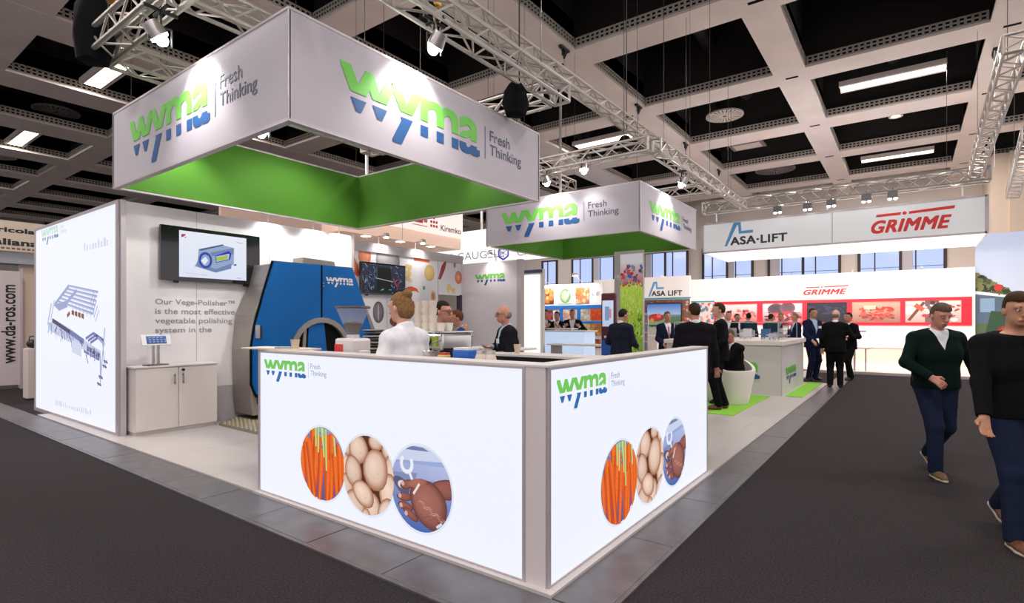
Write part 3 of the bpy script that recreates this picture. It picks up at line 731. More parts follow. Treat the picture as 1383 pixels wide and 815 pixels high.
for k, y_ in enumerate((2.42, 2.33)):
    t = thing('glass_jar', ('pale glass jar beside the blue tin', 'pale glass jar farther right of the blue tin')[k], 'jar', (2.93, y_, .95)); MB().lathe([(0, 0), (.04, 0), (.042, .34), (.03, .38), (0, .38)], n=14).build('body', cupw, t, smooth=True); MB().lathe([(0, .38), (.033, .38), (.033, .40), (0, .40)], n=14).build('lid', ALU, t, smooth=True)
t = thing('work_island', 'white work island carrying the espresso machine and plates', 'counter', (0, 0, 0)); MB().box(3.42, 3.98, 2.9, 4.75, .92, .95).build('worktop', WHITE, t); MB().box(3.46, 3.94, 2.94, 4.71, .03, .92).build('body', DARKP, t)
t = thing('milk_jug', 'steel milk jug at the foot of the espresso machine', 'jug', (2.86, 2.86, .95)); MB().lathe([(0, 0), (.045, 0), (.05, .3), (.04, .36), (.045, .385), (.04, .38), (0, .1)], n=16).build('body', ALU, t, smooth=True); MB().path([(0, -.045, .33), (0, -.09, .3), (0, -.09, .2), (0, -.05, .15)], .007).build('handle', ALU, t)
cup(5.38, 3.86, 1.165, 'paper coffee cup in front of the bald man', 1.1)
# white bar table behind
t = thing('bistro_table', 'white narrow high table left of the bald man', 'table', (6.85, 5.5, .03)); MB().box(-.3, .3, -.75, .45, 1.08, 1.11).build('tabletop', WHITE, t, bevel=.004)
for q in (-.6, .35): MB().box(-.05, .05, q-.05, q+.05, 0, 1.08).build('leg', mat('table_leg_grey', (.30, .26, .27), .4), t)
# ================================================================== LIGHT WALL AND SCREEN WALL
t = thing('light_wall', 'tall glowing white advertising wall with a machine drawing, at the left', 'light box')
bx('light_panel', LIT, t, 2.72, 2.73, 8.56, 12.32, .06, 3.14)
MB().box(2.73, 2.79, 8.52, 12.36, .0, 3.16).build('core', PANEL, t)
MB().box(2.705, 2.73, 8.47, 8.56, 0, 3.18).box(2.705, 2.73, 12.32, 12.38, 0, 3.18).box(2.705, 2.73, 8.56, 12.32, .0, .06).box(2.705, 2.73, 8.56, 12.32, 3.14, 3.18).build('frame_profile', mat('mauve_profile', (.40, .35, .38), .45), t)
MB().box(2.73, 2.79, 8.44, 8.52, 0, 3.18).build('corner_post', mat('corner_post_pale', (.52, .48, .52), .5), t)
PL = face_mx(2.715)
wyma(t, PL, -11.98, 2.93, .93, (mat('lit_faded_green', (.02,)*3, .6, emit=.95, ecol=srgb(196, 226, 214)), mat('lit_faded_blue', (.02,)*3, .6, emit=.95, ecol=srgb(120, 150, 176)), LPALE), off=0.)
A = Art(PL, -.002); rn = random.Random(8)
for k in range(9): A.rect(-9.84+k*.115, -9.84+k*.115+rn.uniform(.05, .09), 2.60, 2.60+rn.choice((.08, .12)), srgb(218, 222, 234))
for k in range(18): A.rect(-11.2+k*.095, -11.2+k*.095+rn.uniform(.04, .07), .20, .20+rn.choice((.05, .08)), srgb(216, 220, 234))
b1, b2, b3 = srgb(166, 174, 214), srgb(122, 130, 180), srgb(204, 211, 238); dk = srgb(92, 82, 112)
# machine line drawn in perspective: hopper frame, belts, rollers, feet.  coordinates in pixels of the artwork
def Q(px, py):   # artwork grid 575 x 815 laid over the glowing film
    px_ = 45+px/4.79; py_ = 370+py/4.79; a = px_-691.5
    dx = .80665*731+.59104*a; dy = .59104*731-.80665*a; tt = 2.715/dx
    return (-dy*tt, 1.55+(435-py_)*tt)
def ln(p, q, w, c): A.line(Q(*p), Q(*q), w, c)
for k in range(6):
    ln((232-14*k, 78+20*k), (420-6*k, 118+28*k), .016, b1); ln((236-14*k, 84+20*k), (415-6*k, 126+28*k), .008, b3)
for k in range(7): ln((250+24*k, 190+6*k), (262+22*k, 255+6*k), .008, b1)
for k in range(2): ln((232+50*k, 78+30*k), (140+50*k, 200+22*k), .03, b1)
for k in range(5): ln((395+8*k, 115+30*k), (372+8*k, 190+30*k), .010, b1)
for k in range(4): A.poly([Q(250+21*k, 235+7*k), Q(266+21*k, 240+7*k), Q(266+21*k, 272+8*k), Q(250+21*k, 262+7*k)], srgb(140, 84, 66))
A.poly([Q(220, 262), Q(238, 240), Q(240, 265), Q(222, 286)], srgb(150, 96, 80))
A.poly([Q(130, 200), Q(215, 175), Q(225, 215), Q(170, 240)], b1); ln((140, 170), (115, 300), .03, b3); ln((120, 190), (95, 330), .02, b1)
A.poly([Q(95, 320), Q(150, 300), Q(250, 360), Q(350, 440), Q(440, 500), Q(440, 560), Q(340, 500), Q(235, 440), Q(110, 370)], b3)
ln((125, 300), (240, 378), .035, dk); ln((240, 378), (330, 440), .04, b2); ln((350, 480), (432, 530), .035, dk); ln((330, 500), (430, 556), .02, b2)
rn = random.Random(4)
for k in range(46):
    x = 100+rn.random()*330; y0 = 310+(x-100)*.58; ln((x, y0), (x+rn.uniform(-18, 18), y0+rn.uniform(20, 75)), rn.uniform(.006, .016), [b1, b2, b3, dk][k % 4])
for k in range(3): ln((345+15*k, 420+14*k), (395+15*k, 385+14*k), .02, b2); ln((395+15*k, 385+14*k), (462+3*k, 432+14*k), .022, [b2, dk, b1][k])
A.poly([Q(255, 430), Q(318, 455), Q(318, 540), Q(255, 505)], srgb(214, 222, 244)); ln((345, 520), (362, 580), .012, b2)
for a, b, w in (((470, 350), (440, 700), .016), ((440, 520), (442, 660), .02), ((455, 440), (468, 590), .014)): ln(a, b, w, b1)
for x, y_ in ((430, 660), (420, 705), (455, 590), (462, 560)): ln((x, y_), (x+26, y_+18), .014, dk); ln((x+4, y_+14), (x+22, y_+4), .012, b2)
A.build('machine_drawing', PRINTL, t)

t = thing('screen_wall', 'white stand wall with grey lettering and a wall screen', 'partition wall')
bx('wall_board', PANEL, t, 2.80, 6.55, 8.62, 8.72, .03, 3.20)
for x_ in (3.75, 4.9, 5.75): bx('board_joint', mat('panel_joint', (.45, .42, .44), .6), t, x_, x_+.006, 8.617, 8.622, .03, 3.2)
bx('kick_board', mat('kick_board', (.46, .43, .46), .6), t, 2.80, 6.55, 8.605, 8.62, .03, .56)
bx('end_post', ALUP, t, 6.55, 6.6, 8.6, 8.74, .03, 3.22)
PW = face_my(8.62)
for k, (s, w) in enumerate((('Our Vege-Polisher™', 1.12), ('is the most effective', 1.12), ('vegetable polishing', 1.08), ('system in the', .77))):
    text('wall_lettering', s, INKGREY, t, PW, 3.20, 1.80-.137*k-(.022 if k in (0, 2, 3) else 0), w=w, h=.105 if k in (0, 2, 3) else .083, bold=.012)
for x_ in (4.9, 5.65, 6.3):
    pass
def tv(label, w, h, loc, rot, art, glow=None, th=.06):
    t = thing('flat_screen', label, 'television', loc, rot)
    MB().box(-w/2, w/2, -th, 0, 0, h).build('casing', GLOSSB, t, bevel=.006)
    MB().box(-.12, .12, 0, .06, h*.3, h*.7).build('wall_bracket', BLACK, t)
    for q in (-.35, .35): MB().box(q*w-.03, q*w+.03, -.03, 0, -.03, 0).build('mount_tab', BLACK, t)
    A = Art(Plane((0, -th-.001, 0), (1, 0, 0), (0, -1, 0)), .001); art(A); A.build('screen_picture', SCREEN, t)
    return t
def art_polisher(A):
    x0, x1, z0, z1 = -.485, .50, .06, .735; A.rect(x0, x1, z0, z1, (.80, .84, 1.0), (.86, .90, 1.0))
    X = lambda u: x0+(x1-x0)*u; Z = lambda v: z0+(z1-z0)*v
    P = lambda *l: [(X(a), Z(b)) for a, b in l]
    A.poly(P((.03, .92), (.09, .93), (.085, .9), (.06, .87), (.03, .85)), (.45, .01, .06)); A.rect(X(.08), X(.095), Z(.85), Z(.87), (.05, .05, .08))
    g1, g2, g3 = srgb(150, 172, 208), srgb(112, 136, 180), srgb(80, 96, 130)
    A.poly(P((.27, .63), (.63, .78), (.80, .74), (.80, .36), (.52, .14), (.25, .24)), g1)
    A.poly(P((.27, .63), (.63, .80), (.64, .77), (.30, .60)), g3); A.poly(P((.44, .58), (.80, .74), (.80, .60), (.46, .50)), g2)
    A.poly(P((.25, .24), (.52, .14), (.76, .26), (.76, .38), (.52, .22), (.26, .34)), g2)
    A.blob((X(.37), Z(.40)), (.10, .125), g3, n=20); A.blob((X(.37), Z(.40)), (.085, .11), srgb(30, 40, 190), n=20); A.blob((X(.37), Z(.40)), (.065, .088), g1, n=20)
    A.poly(P((.30, .38), (.37, .48), (.41, .40), (.36, .30)), (.85, .88, .95))
    A.poly(P((.52, .36), (.74, .46), (.76, .60), (.72, .66), (.52, .52)), srgb(34, 34, 180)); A.poly(P((.53, .38), (.72, .47), (.73, .60), (.53, .51)), srgb(190, 200, 230))
    A.poly(P((.53, .40), (.70, .47), (.70, .56), (.53, .48)), srgb(170, 196, 60))
    for k in range(6): A.line((X(.22), Z(.24)), (X(.27), Z(.26+.03*k)), .003, g2)
    A.line((X(.80), Z(.34)), (X(.84), Z(.36)), .012, g3); A.line((X(.08), Z(.09)), (X(.40), Z(.07)), .002, srgb(150, 160, 190))
    A.line((X(.84), Z(.88)), (X(.95), Z(.87)), .004, srgb(150, 170, 205)); A.line((X(.84), Z(.05)), (X(.92), Z(.05)), .004, srgb(140, 150, 180))
o = tv('large wall screen showing a blue-grey machine, on the white wall left of the blue polisher', 1.45, .79, (3.955, 8.575, 2.145), 0, art_polisher)
# cabinet with two doors
t = thing('storage_cabinet', 'low white two-door cabinet under the wall screen', 'cabinet', (2.80, 8.22, .03))
CB = mat('cabinet_white', (.66, .60, .58), .4, var=.02)
MB().box(.02, 1.07, .02, .37, .05, .90).build('carcass', CB, t); MB().box(.04, 1.05, .04, .36, 0, .05).build('plinth', CB, t); MB().box(0, 1.09, -.01, .38, .90, .922).build('top_board', CB, t, bevel=.002)
for a, b, hx in ((.025, .54, .49), (.548, 1.065, .60)):
    d = MB().box(a, b, 0, .02, .055, .893).build('door', CB, t, bevel=.002)
    MB().box(hx-.007, hx+.007, -.03, -.015, .66, .80).box(hx-.007, hx+.007, -.03, 0, .67, .685).box(hx-.007, hx+.007, -.03, 0, .775, .79).build('handle', ALU, d)
MB().tube((.60, -.0, .85), (.60, -.03, .85), .018, n=10).build('key_lock', BLACK, t)
# tablet on a stand
t = thing('tablet_stand', 'white tablet on a chrome stand on top of the cabinet', 'tablet', (3.12, 8.38, .952), .12)
MB().box(-.13, .13, -.09, .09, 0, .012).build('base_plate', BLACK, t, bevel=.003); MB().box(-.045, -.02, -.012, .012, .012, .36).box(.02, .045, -.012, .012, .012, .36).build('post', ALU, t)
fr = MB().box(-.19, .19, -.008, .008, 0, .15).build('tablet_body', mat('tablet_white', (.8, .8, .82), .3), t, loc=(0, -.03, .275), rot=(-.3, 0, 0), bevel=.006)
A = Art(Plane((0, -.009, 0), (1, 0, 0), (0, -1, 0)), .001); A.rect(-.13, .13, .02, .13, srgb(60, 80, 130), srgb(90, 120, 180))
for k in range(14): A.rect(-.10+.05*(k % 5), -.07+.05*(k % 5), .04+.03*(k//5), .055+.03*(k//5), srgb(150, 175, 220))
A.build('tablet_picture', SCREEN, fr)
# ================================================================== BLUE POLISHING MACHINE
BLUE = mat('machine_blue_paint', (.002, .105, .36), .42, spec=.25, var=.04, vscale=2)
GREYM = mat('machine_grey_steel', (.30, .27, .25), .4, .55, var=.08, vscale=3)
t = thing('polishing_machine', 'large blue vegetable polishing machine with round opening, behind the counter', 'machine')
def ring_pts(cx, cz, r, a0, a1, n): return [(cx+r*math.cos(a0+(a1-a0)*k/n), cz+r*math.sin(a0+(a1-a0)*k/n)) for k in range(n+1)]
cx, cz, R_ = 5.44, 1.06, .56
shell = [(4.58, 2.46), (4.50, 2.10), (4.30, 1.66), (4.25, 1.13), (4.27, .36), (4.30, .12), (6.72, .12), (6.74, 1.2), (6.5, 1.7), (6.1, 2.47)]
m = MB(); m.prism(shell, 'y', 8.02, 8.58); m.build('rear_shell', GREYM, t, bevel=.02)
left = [(4.61, 2.49), (4.45, 1.97), (4.32, 1.50), (4.27, 1.18), (4.27, .60), (4.33, .45)]
arc = ring_pts(cx, cz, R_, PI, PI/2, 12)
m = MB(); polyL = left+[(4.7, .45), (cx-R_, .45)]+arc+[(cx-.005, 2.51)]
def half_panel(poly, nm):
    n = len(poly); m = MB()
    vs = [(p[0], 7.95, p[1]) for p in poly]+[(p[0], 8.02, p[1]) for p in poly]
    m.add(vs, [tuple(range(n)), tuple(range(n, 2*n))]+[(k, (k+1) % n, n+(k+1) % n, n+k) for k in range(n)])
    o = m.build(nm, BLUE, t); bm = bmesh.new(); bm.from_mesh(o.data); bmesh.ops.triangulate(bm, faces=[f for f in bm.faces if len(f.verts) > 4]); bm.to_mesh(o.data); bm.free(); return o
MB().prism([(4.59, 2.505), (4.425, 1.97), (4.295, 1.50), (4.245, 1.18), (4.245, .60), (4.33, .40), (6.66, .40), (6.69, .95), (6.61, 1.2), (6.48, 1.5), (6.31, 2.0), (6.09, 2.515)], 'y', 7.99, 8.018).build('door_gasket', BLACKM, t)
half_panel(polyL, 'door_panel')
arcR = ring_pts(cx, cz, R_, PI/2, 0, 12)
half_panel([(cx+.005, 2.51)]+arcR+[(cx+R_, .45), (6.6, .45), (6.66, .95), (6.58, 1.2), (6.45, 1.5), (6.28, 2.0), (6.07, 2.50)], 'door_panel')
rg = MB(); 
for k in range(28):
    a = PI*2*k/28; b = PI*2*(k+1)/28
    for (r0, r1, y0) in ((R_-.08, R_+.005, 7.925),):
        c0, s0, c1, s1 = math.cos(a), math.sin(a), math.cos(b), math.sin(b)
        vs = [(cx+r0*c0, y0, cz+r0*s0), (cx+r1*c0, y0, cz+r1*s0), (cx+r1*c1, y0, cz+r1*s1), (cx+r0*c1, y0, cz+r0*s1), (cx+r0*c0, 8.03, cz+r0*s0), (cx+r1*c0, 8.03, cz+r1*s0), (cx+r1*c1, 8.03, cz+r1*s1), (cx+r0*c1, 8.03, cz+r0*s1)]
        rg.add(vs, [(0, 1, 2, 3), (0, 3, 7, 4), (1, 5, 6, 2)])
rg.build('opening_ring', GREYM, t)
bx('inner_drum', mat('drum_dark', (.05, .04, .04), .5, .3), t, 4.95, 5.95, 8.0, 8.015, .5, 1.6)
MB().prism([(5.16, .5), (5.62, .5), (5.50, 1.56), (5.22, 1.5)], 'y', 7.97, 8.0).build('chute_door', BLUE, t); MB().prism([(5.05, .5), (5.12, .5), (5.17, 1.45), (5.12, 1.45)], 'y', 7.96, 8.0).build('chute_edge', GREYM, t)
MB().prism([(5.18, 2.47), (5.82, 2.49), (5.80, 2.60), (5.20, 2.62)], 'y', 8.1, 8.4).build('top_cover', GREYM, t)
MB().box(cx-.012, cx+.012, 7.94, 7.95, 1.62, 2.5).build('centre_seam', BLACKM, t)
for z in (2.15, 2.2): MB().ball((cx+.03, 7.94, z), .014).build('bolt', ALU, t)
bx('side_latch', ALU, t, 4.30, 4.36, 7.93, 7.95, 1.30, 1.50); bx('side_latch', BLACK, t, 4.36, 4.39, 7.93, 7.95, 1.30, 1.50)
bx('foot', GREYM, t, 4.32, 4.55, 8.05, 8.45, .13, .45)
bx('foot', GREYM, t, 6.3, 6.6, 8.05, 8.45, .13, .45); bx('lock_block', BLACK, t, 4.36, 4.42, 8.0, 8.02, .30, .42)
sil = mat('silver_lettering', (.70, .68, .66), .35, .3); wyma(t, face_my(7.95), 5.52, 2.20, .56, (sil, sil, sil), slogan=False)
t = thing('checker_plate_ramp', 'low dimpled metal floor plate under the blue machine', 'ramp')
CHK = mat('ramp_metal', (.34, .30, .24), .35, .7)
MB().add([(p[0], p[1], z) for z in (.031, .06) for p in ((3.84, 7.0), (6.9, 7.0), (6.9, 8.6), (4.36, 8.6), (3.86, 8.15))],
         [(0, 4, 3, 2, 1), (5, 6, 7, 8, 9)]+[(k, (k+1) % 5, 5+(k+1) % 5, 5+k) for k in range(5)]).build('sloped_plate', CHK, t)
studs = MB(); rn = random.Random(2)
for i in range(24):
    for j in range(25):
        x_ = 3.89+i*.06+(j % 2)*.03; y_ = 7.05+j*.062
        z = .06
        if y_ > 8.1+(x_-3.86)*.9 or (x_ > 4.28 and y_ > 7.92): continue
        studs.add([(x_-.021, y_-.022, z+.001), (x_+.021, y_-.022, z+.001), (x_+.021, y_+.022, z+.001), (x_-.021, y_+.022, z+.001), (x_, y_, z+.016)], [(0, 1, 4), (1, 2, 4), (2, 3, 4), (3, 0, 4)])
tag(studs.build('raised_studs', mat('stud_brass', (.62, .54, .38), .3, .7), t), kind='stuff')

# ================================================================== VEGETABLE WALL, NICHE AND LOGO WALL
t = thing('vegetable_wall', 'white stand wall printed with scattered vegetables', 'partition wall')
VW = mat('veg_wall_white', (.76, .74, .78), .6)
bx('wall_board', VW, t, 6.6, 9.72, 9.4, 9.5, .03, 3.06); bx('wall_board', VW, t, 9.74, 10.62, 9.4, 9.5, 2.23, 3.06)
bx('top_rail', mat('top_rail_grey', (.42, .39, .41), .45), t, 6.6, 10.62, 9.37, 9.5, 3.06, 3.26)
bx('board_joint', MATS['panel_joint'], t, 9.72, 9.74, 9.395, 9.41, .03, 3.06); bx('board_joint', MATS['panel_joint'], t, 8.1, 8.106, 9.396, 9.4, .03, 3.06)
A = Art(face_my(9.4), .001)
def E_(px, py):   # print laid out on the wall face
    a = px-691.5; dx = .80665*731+.59104*a; dy = .59104*731-.80665*a; k = 9.4/dy; return (dx*k, 1.55+(435-py)*k)
org, tan, red, gry, yel = srgb(226, 112, 72), srgb(228, 196, 140), srgb(150, 48, 52), srgb(140, 138, 142), srgb(222, 200, 130)
A.blob(E_(476, 355), (.10, .32), org, srgb(200, 90, 60), rot=.5); A.blob(E_(492.5, 346), (.17, .20), srgb(232, 150, 112), srgb(196, 100, 66))
A.blob(E_(524, 352), (.35, .30), srgb(170, 168, 170), srgb(120, 118, 122))
A.rect(E_(559, 350)[0], E_(580, 350)[0], E_(570, 354)[1], E_(570, 349)[1], srgb(222, 100, 60))
for k in range(7): A.blob(E_(550+4*math.sin(k*2.2), 360+3*k), (.10, .05), yel, tan, rot=k)
A.blob(E_(580, 369), (.17, .20), srgb(226, 200, 130), srgb(206, 170, 90)); A.poly([E_(595, 378), E_(592, 377), E_(596, 360), E_(601, 352), E_(603, 354), E_(601, 364)], red)
A.poly([E_(545, 404), E_(544, 392), E_(550, 388), E_(556, 387), E_(563, 390), E_(566, 396), E_(560, 393), E_(556, 394), E_(550, 401)], srgb(206, 84, 50))
A.blob(E_(511, 422), (.155, .24), srgb(128, 124, 130), srgb(80, 78, 84)); A.blob(E_(511, 422), (.02, .2), srgb(180, 178, 184), n=8)
A.blob(E_(572.5, 389), (.04, .05), srgb(80, 150, 80)); A.blob(E_(585, 400), (.09, .13), srgb(222, 190, 150), srgb(200, 150, 110)); A.blob(E_(585, 400), (.05, .08), srgb(180, 130, 96), srgb(150, 100, 70))
A.blob(E_(556, 413), (.30, .11), srgb(150, 50, 44), srgb(110, 34, 34), rot=-.15); A.blob(E_(573, 425), (.12, .07), srgb(226, 160, 110)); A.blob(E_(533, 434), (.15, .12), srgb(120, 60, 44)); 
A.blob(E_(619, 375), (.13, .17), srgb(232, 148, 112), srgb(214, 112, 84)); A.blob(E_(619, 375), (.05, .07), srgb(240, 190, 160)); A.blob(E_(614, 356), (.04, .12), srgb(170, 90, 100))
for k in range(7): A.blob(E_(608+4*math.cos(k*2), 391-3*math.sin(k*1.7)), (.09, .045), yel, tan, rot=k*.9)
A.blob(E_(518, 470), (.2, .15), org, red); A.blob(E_(548, 460), (.2, .1), srgb(120, 150, 70))
A.build('vegetable_print', PRINT, t)
MB().box(9.74, 10.6, 10.3, 10.36, .03, 2.23).box(9.74, 9.78, 9.5, 10.3, .03, 2.23).build('niche_panel', mat('niche_grey', (.36, .33, .36), .6), t); bx('niche_post', mat('dark_post', (.05, .03, .06), .4), t, 10.52, 10.60, 9.38, 9.5, .03, 2.25)
def art_factory(A):
    x0, x1, z0, z1 = -.60, .60, .03, .66; A.rect(x0, x1, z0, z1, (.012, .014, .022), (.03, .035, .06)); rn = random.Random(9)
    for k in range(90):
        s = rn.choice((-1, 1)); x = s*(.18+.4*rn.random()); z = z0+(z1-z0)*rn.random()
        A.line((x, z), (x+rn.uniform(-.08, .08), min(z1, z+rn.uniform(.0, .12))), rn.uniform(.002, .007), rn.choice([(.20, .28, .50), (.10, .14, .30), (.35, .42, .6), (.06, .08, .14)]))
    A.rect(-.2, .18, .1, .6, (.008, .010, .008)); A.line((-.25, .36), (.25, .30), .008, (.35, .45, .42)); A.line((-.1, .1), (-.02, .13), .012, (.1, .4, .12)); A.line((.12, .12), (.2, .12), .01, (.08, .3, .1)); A.line((.25, .38), (.35, .2), .014, (.4, .05, .06)); A.line((.35, .12), (.42, .32), .012, (.3, .04, .05))
tv('dark wall screen with a factory scene on the vegetable wall', 1.25, .69, (7.93, 9.35, 2.14), 0, art_factory)
t = thing('logo_wall', 'plain grey-white stand wall with the small word mark, behind the bald man', 'partition wall')
bx('wall_board', mat('logo_wall_paint', (.68, .64, .68), .6), t, 10.6, 10.7, 7.62, 9.4, .03, 3.05); bx('end_post', ALUP, t, 10.59, 10.72, 7.49, 7.62, .03, 3.06)
wyma(t, face_mx(10.6), -8.93, 2.56, .96, slogan=False)
for k, (x_, y_, z, ax) in enumerate(((4.9, 8.66, 3.38, 0), (5.75, 8.66, 3.38, 0), (6.3, 8.66, 3.38, 0), (10.65, 8.3, 3.23, 1), (9.0, 9.44, 3.44, 0), (7.9, 9.44, 3.44, 0))):
    n = ('first', 'second', 'third')[k] if k < 3 else ''
    lb = (n+' small spotlight clipped on top of the screen wall, from the left') if k < 3 else ('small spotlight over the grey word-mark wall', 'small spotlight over the vegetable wall, right one', 'small spotlight over the vegetable wall, left one')[k-3]
    tt = thing('clip_spotlight', lb, 'spotlight', (x_, y_, z))
    dv = Vector((-.25, 0, 0)) if ax else Vector((0, -.25, 0))
    MB().tube((0, 0, -.2), (0, 0, 0), .012, n=6).tube((0, 0, 0), dv, .012, n=6).build('arm', ALU, tt); MB().tube(dv+Vector((-.05, 0, 0)), dv+Vector((.05, 0, 0)), .05, n=10).build('lamp_head', ALU, tt)
    MB().box(dv.x-.04, dv.x+.04, dv.y-.03, dv.y+.03, -.06, -.05).build('lens', LAMP, tt)
    l = bpy.data.lights.new('lamp_light', 'SPOT'); l.energy = 22; l.spot_size = 2.2; l.spot_blend = .8; l.color = (1, .95, .9); o = bpy.data.objects.new('lamp_light', l); COL.objects.link(o); o.parent = tt; o.location = dv+Vector((0, 0, -.08))
    o.rotation_euler = (Vector((.25, 0, -.8)) if ax else Vector((0, .25, -.8))).to_track_quat('-Z', 'Y').to_euler()
t = thing('light_column', 'tall glowing white panel right of the grey word-mark wall', 'light box')
bx('light_panel', LITW, t, 11.5, 11.56, 7.58, 8.08, .6, 2.76); bx('top_rail', mat('navy_rail', (.05, .06, .16), .4), t, 11.46, 11.6, 7.52, 8.12, 2.80, 2.88); bx('rear_panel', WHITE, t, 11.56, 11.66, 7.5, 8.14, .03, 2.9); 
# ================================================================== DISPLAY CASE KIOSK, ARMCHAIR
t = thing('display_case', 'white kiosk with a glass case full of small machine models', 'display case')
KW = mat('kiosk_white', (.60, .56, .57), .5)
bx('cabinet_body', KW, t, 12.17, 15.0, 2.09, 4.5, .03, 1.06); bx('top_slab', mat('kiosk_top', (.72, .66, .62), .4), t, 12.12, 15.05, 2.04, 4.55, 1.06, 1.155, .008)
bx('corner_trim', ALUP, t, 12.165, 12.175, 2.085, 2.095, .03, 1.06)
m = MB()
for x_ in (12.42, 14.75):
    for y_ in (2.2, 4.4): m.box(x_-.01, x_+.01, y_-.01, y_+.01, 1.155, 1.54)
m.box(12.41, 14.76, 2.19, 2.21, 1.53, 1.55).box(12.41, 14.76, 4.39, 4.41, 1.53, 1.55).box(12.41, 12.43, 2.2, 4.4, 1.53, 1.55).box(14.74, 14.76, 2.2, 4.4, 1.53, 1.55).build('case_frame', ALU, t)
m = MB().box(12.417, 12.423, 2.21, 4.39, 1.16, 1.53).box(12.43, 14.74, 2.197, 2.203, 1.16, 1.53).build('glass_pane', GLASS, t)
rn = random.Random(3); mm = [mat('model_grey', (.35, .36, .40), .4, .4), mat('model_white', (.6, .6, .62), .4), mat('model_blue', (.05, .12, .3), .4), ALU]
for k in range(26):
    x_ = 12.6+rn.random()*2.0; y_ = 2.35+rn.random()*1.9; w = .06+rn.random()*.12; d = .08+rn.random()*.14; h = .06+rn.random()*.14
    o = MB().box(-w/2, w/2, -d/2, d/2, .05, .05+h).box(-w/2, -w/2+.012, -d/2, -d/2+.012, 0, .05).box(w/2-.012, w/2, d/2-.012, d/2, 0, .05).box(-w/2, -w/2+.012, d/2-.012, d/2, 0, .05).box(w/2-.012, w/2, -d/2, -d/2+.012, 0, .05).tube((0, -d/2-.06, .07), (0, d/2+.06, .11), .012, n=6).build('machine_model', mm[k % 4], None, loc=(x_, y_, 1.156))
    tag(o, 'small machine model on legs inside the glass case', 'model', 'machine models in the glass case')
wyma(t, face_mx(12.165), -4.15, .37, 1.65, slogan=False); wyma(t, face_my(2.085), 12.62, .33, 1.25, slogan=False)
fl = thing('flower_bunch', 'red and yellow flower bunch behind the glass case', 'flowers', (14.9, 4.0, 1.155))
MB().lathe([(0, 0), (.07, 0), (.1, .25), (.08, .25), (0, .05)], n=14).build('vase', GLASSB if 0 else KW, fl, smooth=True)
for k in range(12): MB().ball((rn.uniform(-.16, .16), rn.uniform(-.16, .16), .36+rn.uniform(0, .16)), .06, 8, 6).build('blossom', [INKR, mat('flower_yellow', (.8, .5, .05), .6), mat('leaf_green', (.08, .22, .03), .6)][k % 3], fl, smooth=True)
WP = mat('white_moulded_plastic', (.74, .70, .63), .4)
t = thing('tub_armchair', 'white moulded tub armchair on the lime carpet, a man seated in it', 'armchair', (10.65, 2.75, .04), 0)
n = 36; m = MB(); vs = []; 
for k in range(n):
    a = 2*PI*k/n; back = .5-.5*math.cos(a-math.radians(-125)-0)      # tall towards the back, low at the open side
    top = .62+.16*min(1, max(0, (back-.12)*2.2))
    for r, z in ((.36, 0), (.48, top*.95), (.47, top), (.42, top), (.37, .42), (0.0, .42)): vs.append((r*math.cos(a), r*math.sin(a), z))
fs = []
for k in range(n):
    k2 = (k+1) % n
    for j in range(5): fs.append((k*6+j, k2*6+j, k2*6+j+1, k*6+j+1))
m.add(vs, fs); m.build('shell', WP, t, smooth=True); MB().lathe([(0, .42), (.36, .42), (.36, .46), (.3, .48), (0, .48)], n=24).build('seat_cushion', KW, t, smooth=True)
t = thing('tub_armchair', 'second white moulded tub armchair, half hidden behind the counter end', 'armchair', (9.6, 3.6, .04), 0)
for ch in ('shell',): MB().lathe([(0, 0), (.36, 0), (.47, .72), (.46, .76), (.42, .74), (.37, .42), (0, .42)], n=30).build('shell', WP, t, smooth=True)
MB().lathe([(0, .42), (.36, .42), (.36, .46), (.3, .48), (0, .48)], n=24).build('seat_cushion', KW, t, smooth=True)
# totem
t = thing('screen_totem', 'tall maroon and blue touch screen totem beside the man in the dark coat', 'kiosk', (10.65, 5.22, .03))
MB().box(-.03, .08, -.17, .17, .05, 2.14).build('casing', mat('maroon_casing', (.09, .012, .02), .3), t, bevel=.03); MB().box(-.2, .25, -.3, .3, 0, .05).build('base_plate', ALU, t)
MB().box(-.035, -.03, -.15, .15, .06, 1.12).build('blue_front', mat('totem_blue', (.01, .09, .42), .4), t)
for q in (-.06, .06): MB().tube((-.05, q, 1.2), (-.03, q, 1.2), .025, n=12).build('knob', WHITE, t)
A = Art(Plane((-.036, 0, 0), (0, -1, 0), (-1, 0, 0)), 0.); A.rect(-.13, .13, 1.42, 1.98, srgb(190, 205, 232), srgb(210, 222, 244)); A.rect(-.07, .03, 1.55, 1.85, srgb(130, 150, 190)); A.rect(.03, .08, 1.6, 1.8, srgb(200, 140, 150)); A.build('screen_picture', SCREEN, t)
# grass banner column
t = thing('field_banner', 'tall banner column showing bright green crop leaves under red machinery', 'banner', (12.5, 5.5, .03))
MB().box(0, .12, .31, .47, 0, 3.28).box(0.02, .12, -.28, .31, 0, 3.28).build('column', mat('banner_column', (.55, .52, .52), .5), t)
A = Art(Plane((.018, 0, 0), (0, -1, 0), (-1, 0, 0)), 0.); A.rect(-.31, .28, 2.95, 3.2, (.85, .82, .84)); A.rect(-.31, .28, .1, 2.45, srgb(70, 120, 30), srgb(206, 232, 90)); A.rect(-.31, .28, 2.42, 2.97, srgb(200, 90, 100), srgb(235, 225, 228))
rn = random.Random(11); A.clip = [(-.31, .05), (.28, .05), (.28, 3.22), (-.31, 3.22)]
for k in range(60):
    x_ = rn.uniform(-.3, .27); z = 2.40+.5*rn.random(); A.blob((x_, z), (.03+.03*rn.random(), .02+.04*rn.random()), rn.choice([srgb(200, 40, 50), srgb(150, 150, 165), srgb(90, 90, 100), srgb(220, 80, 80), srgb(60, 110, 180)]), n=6)
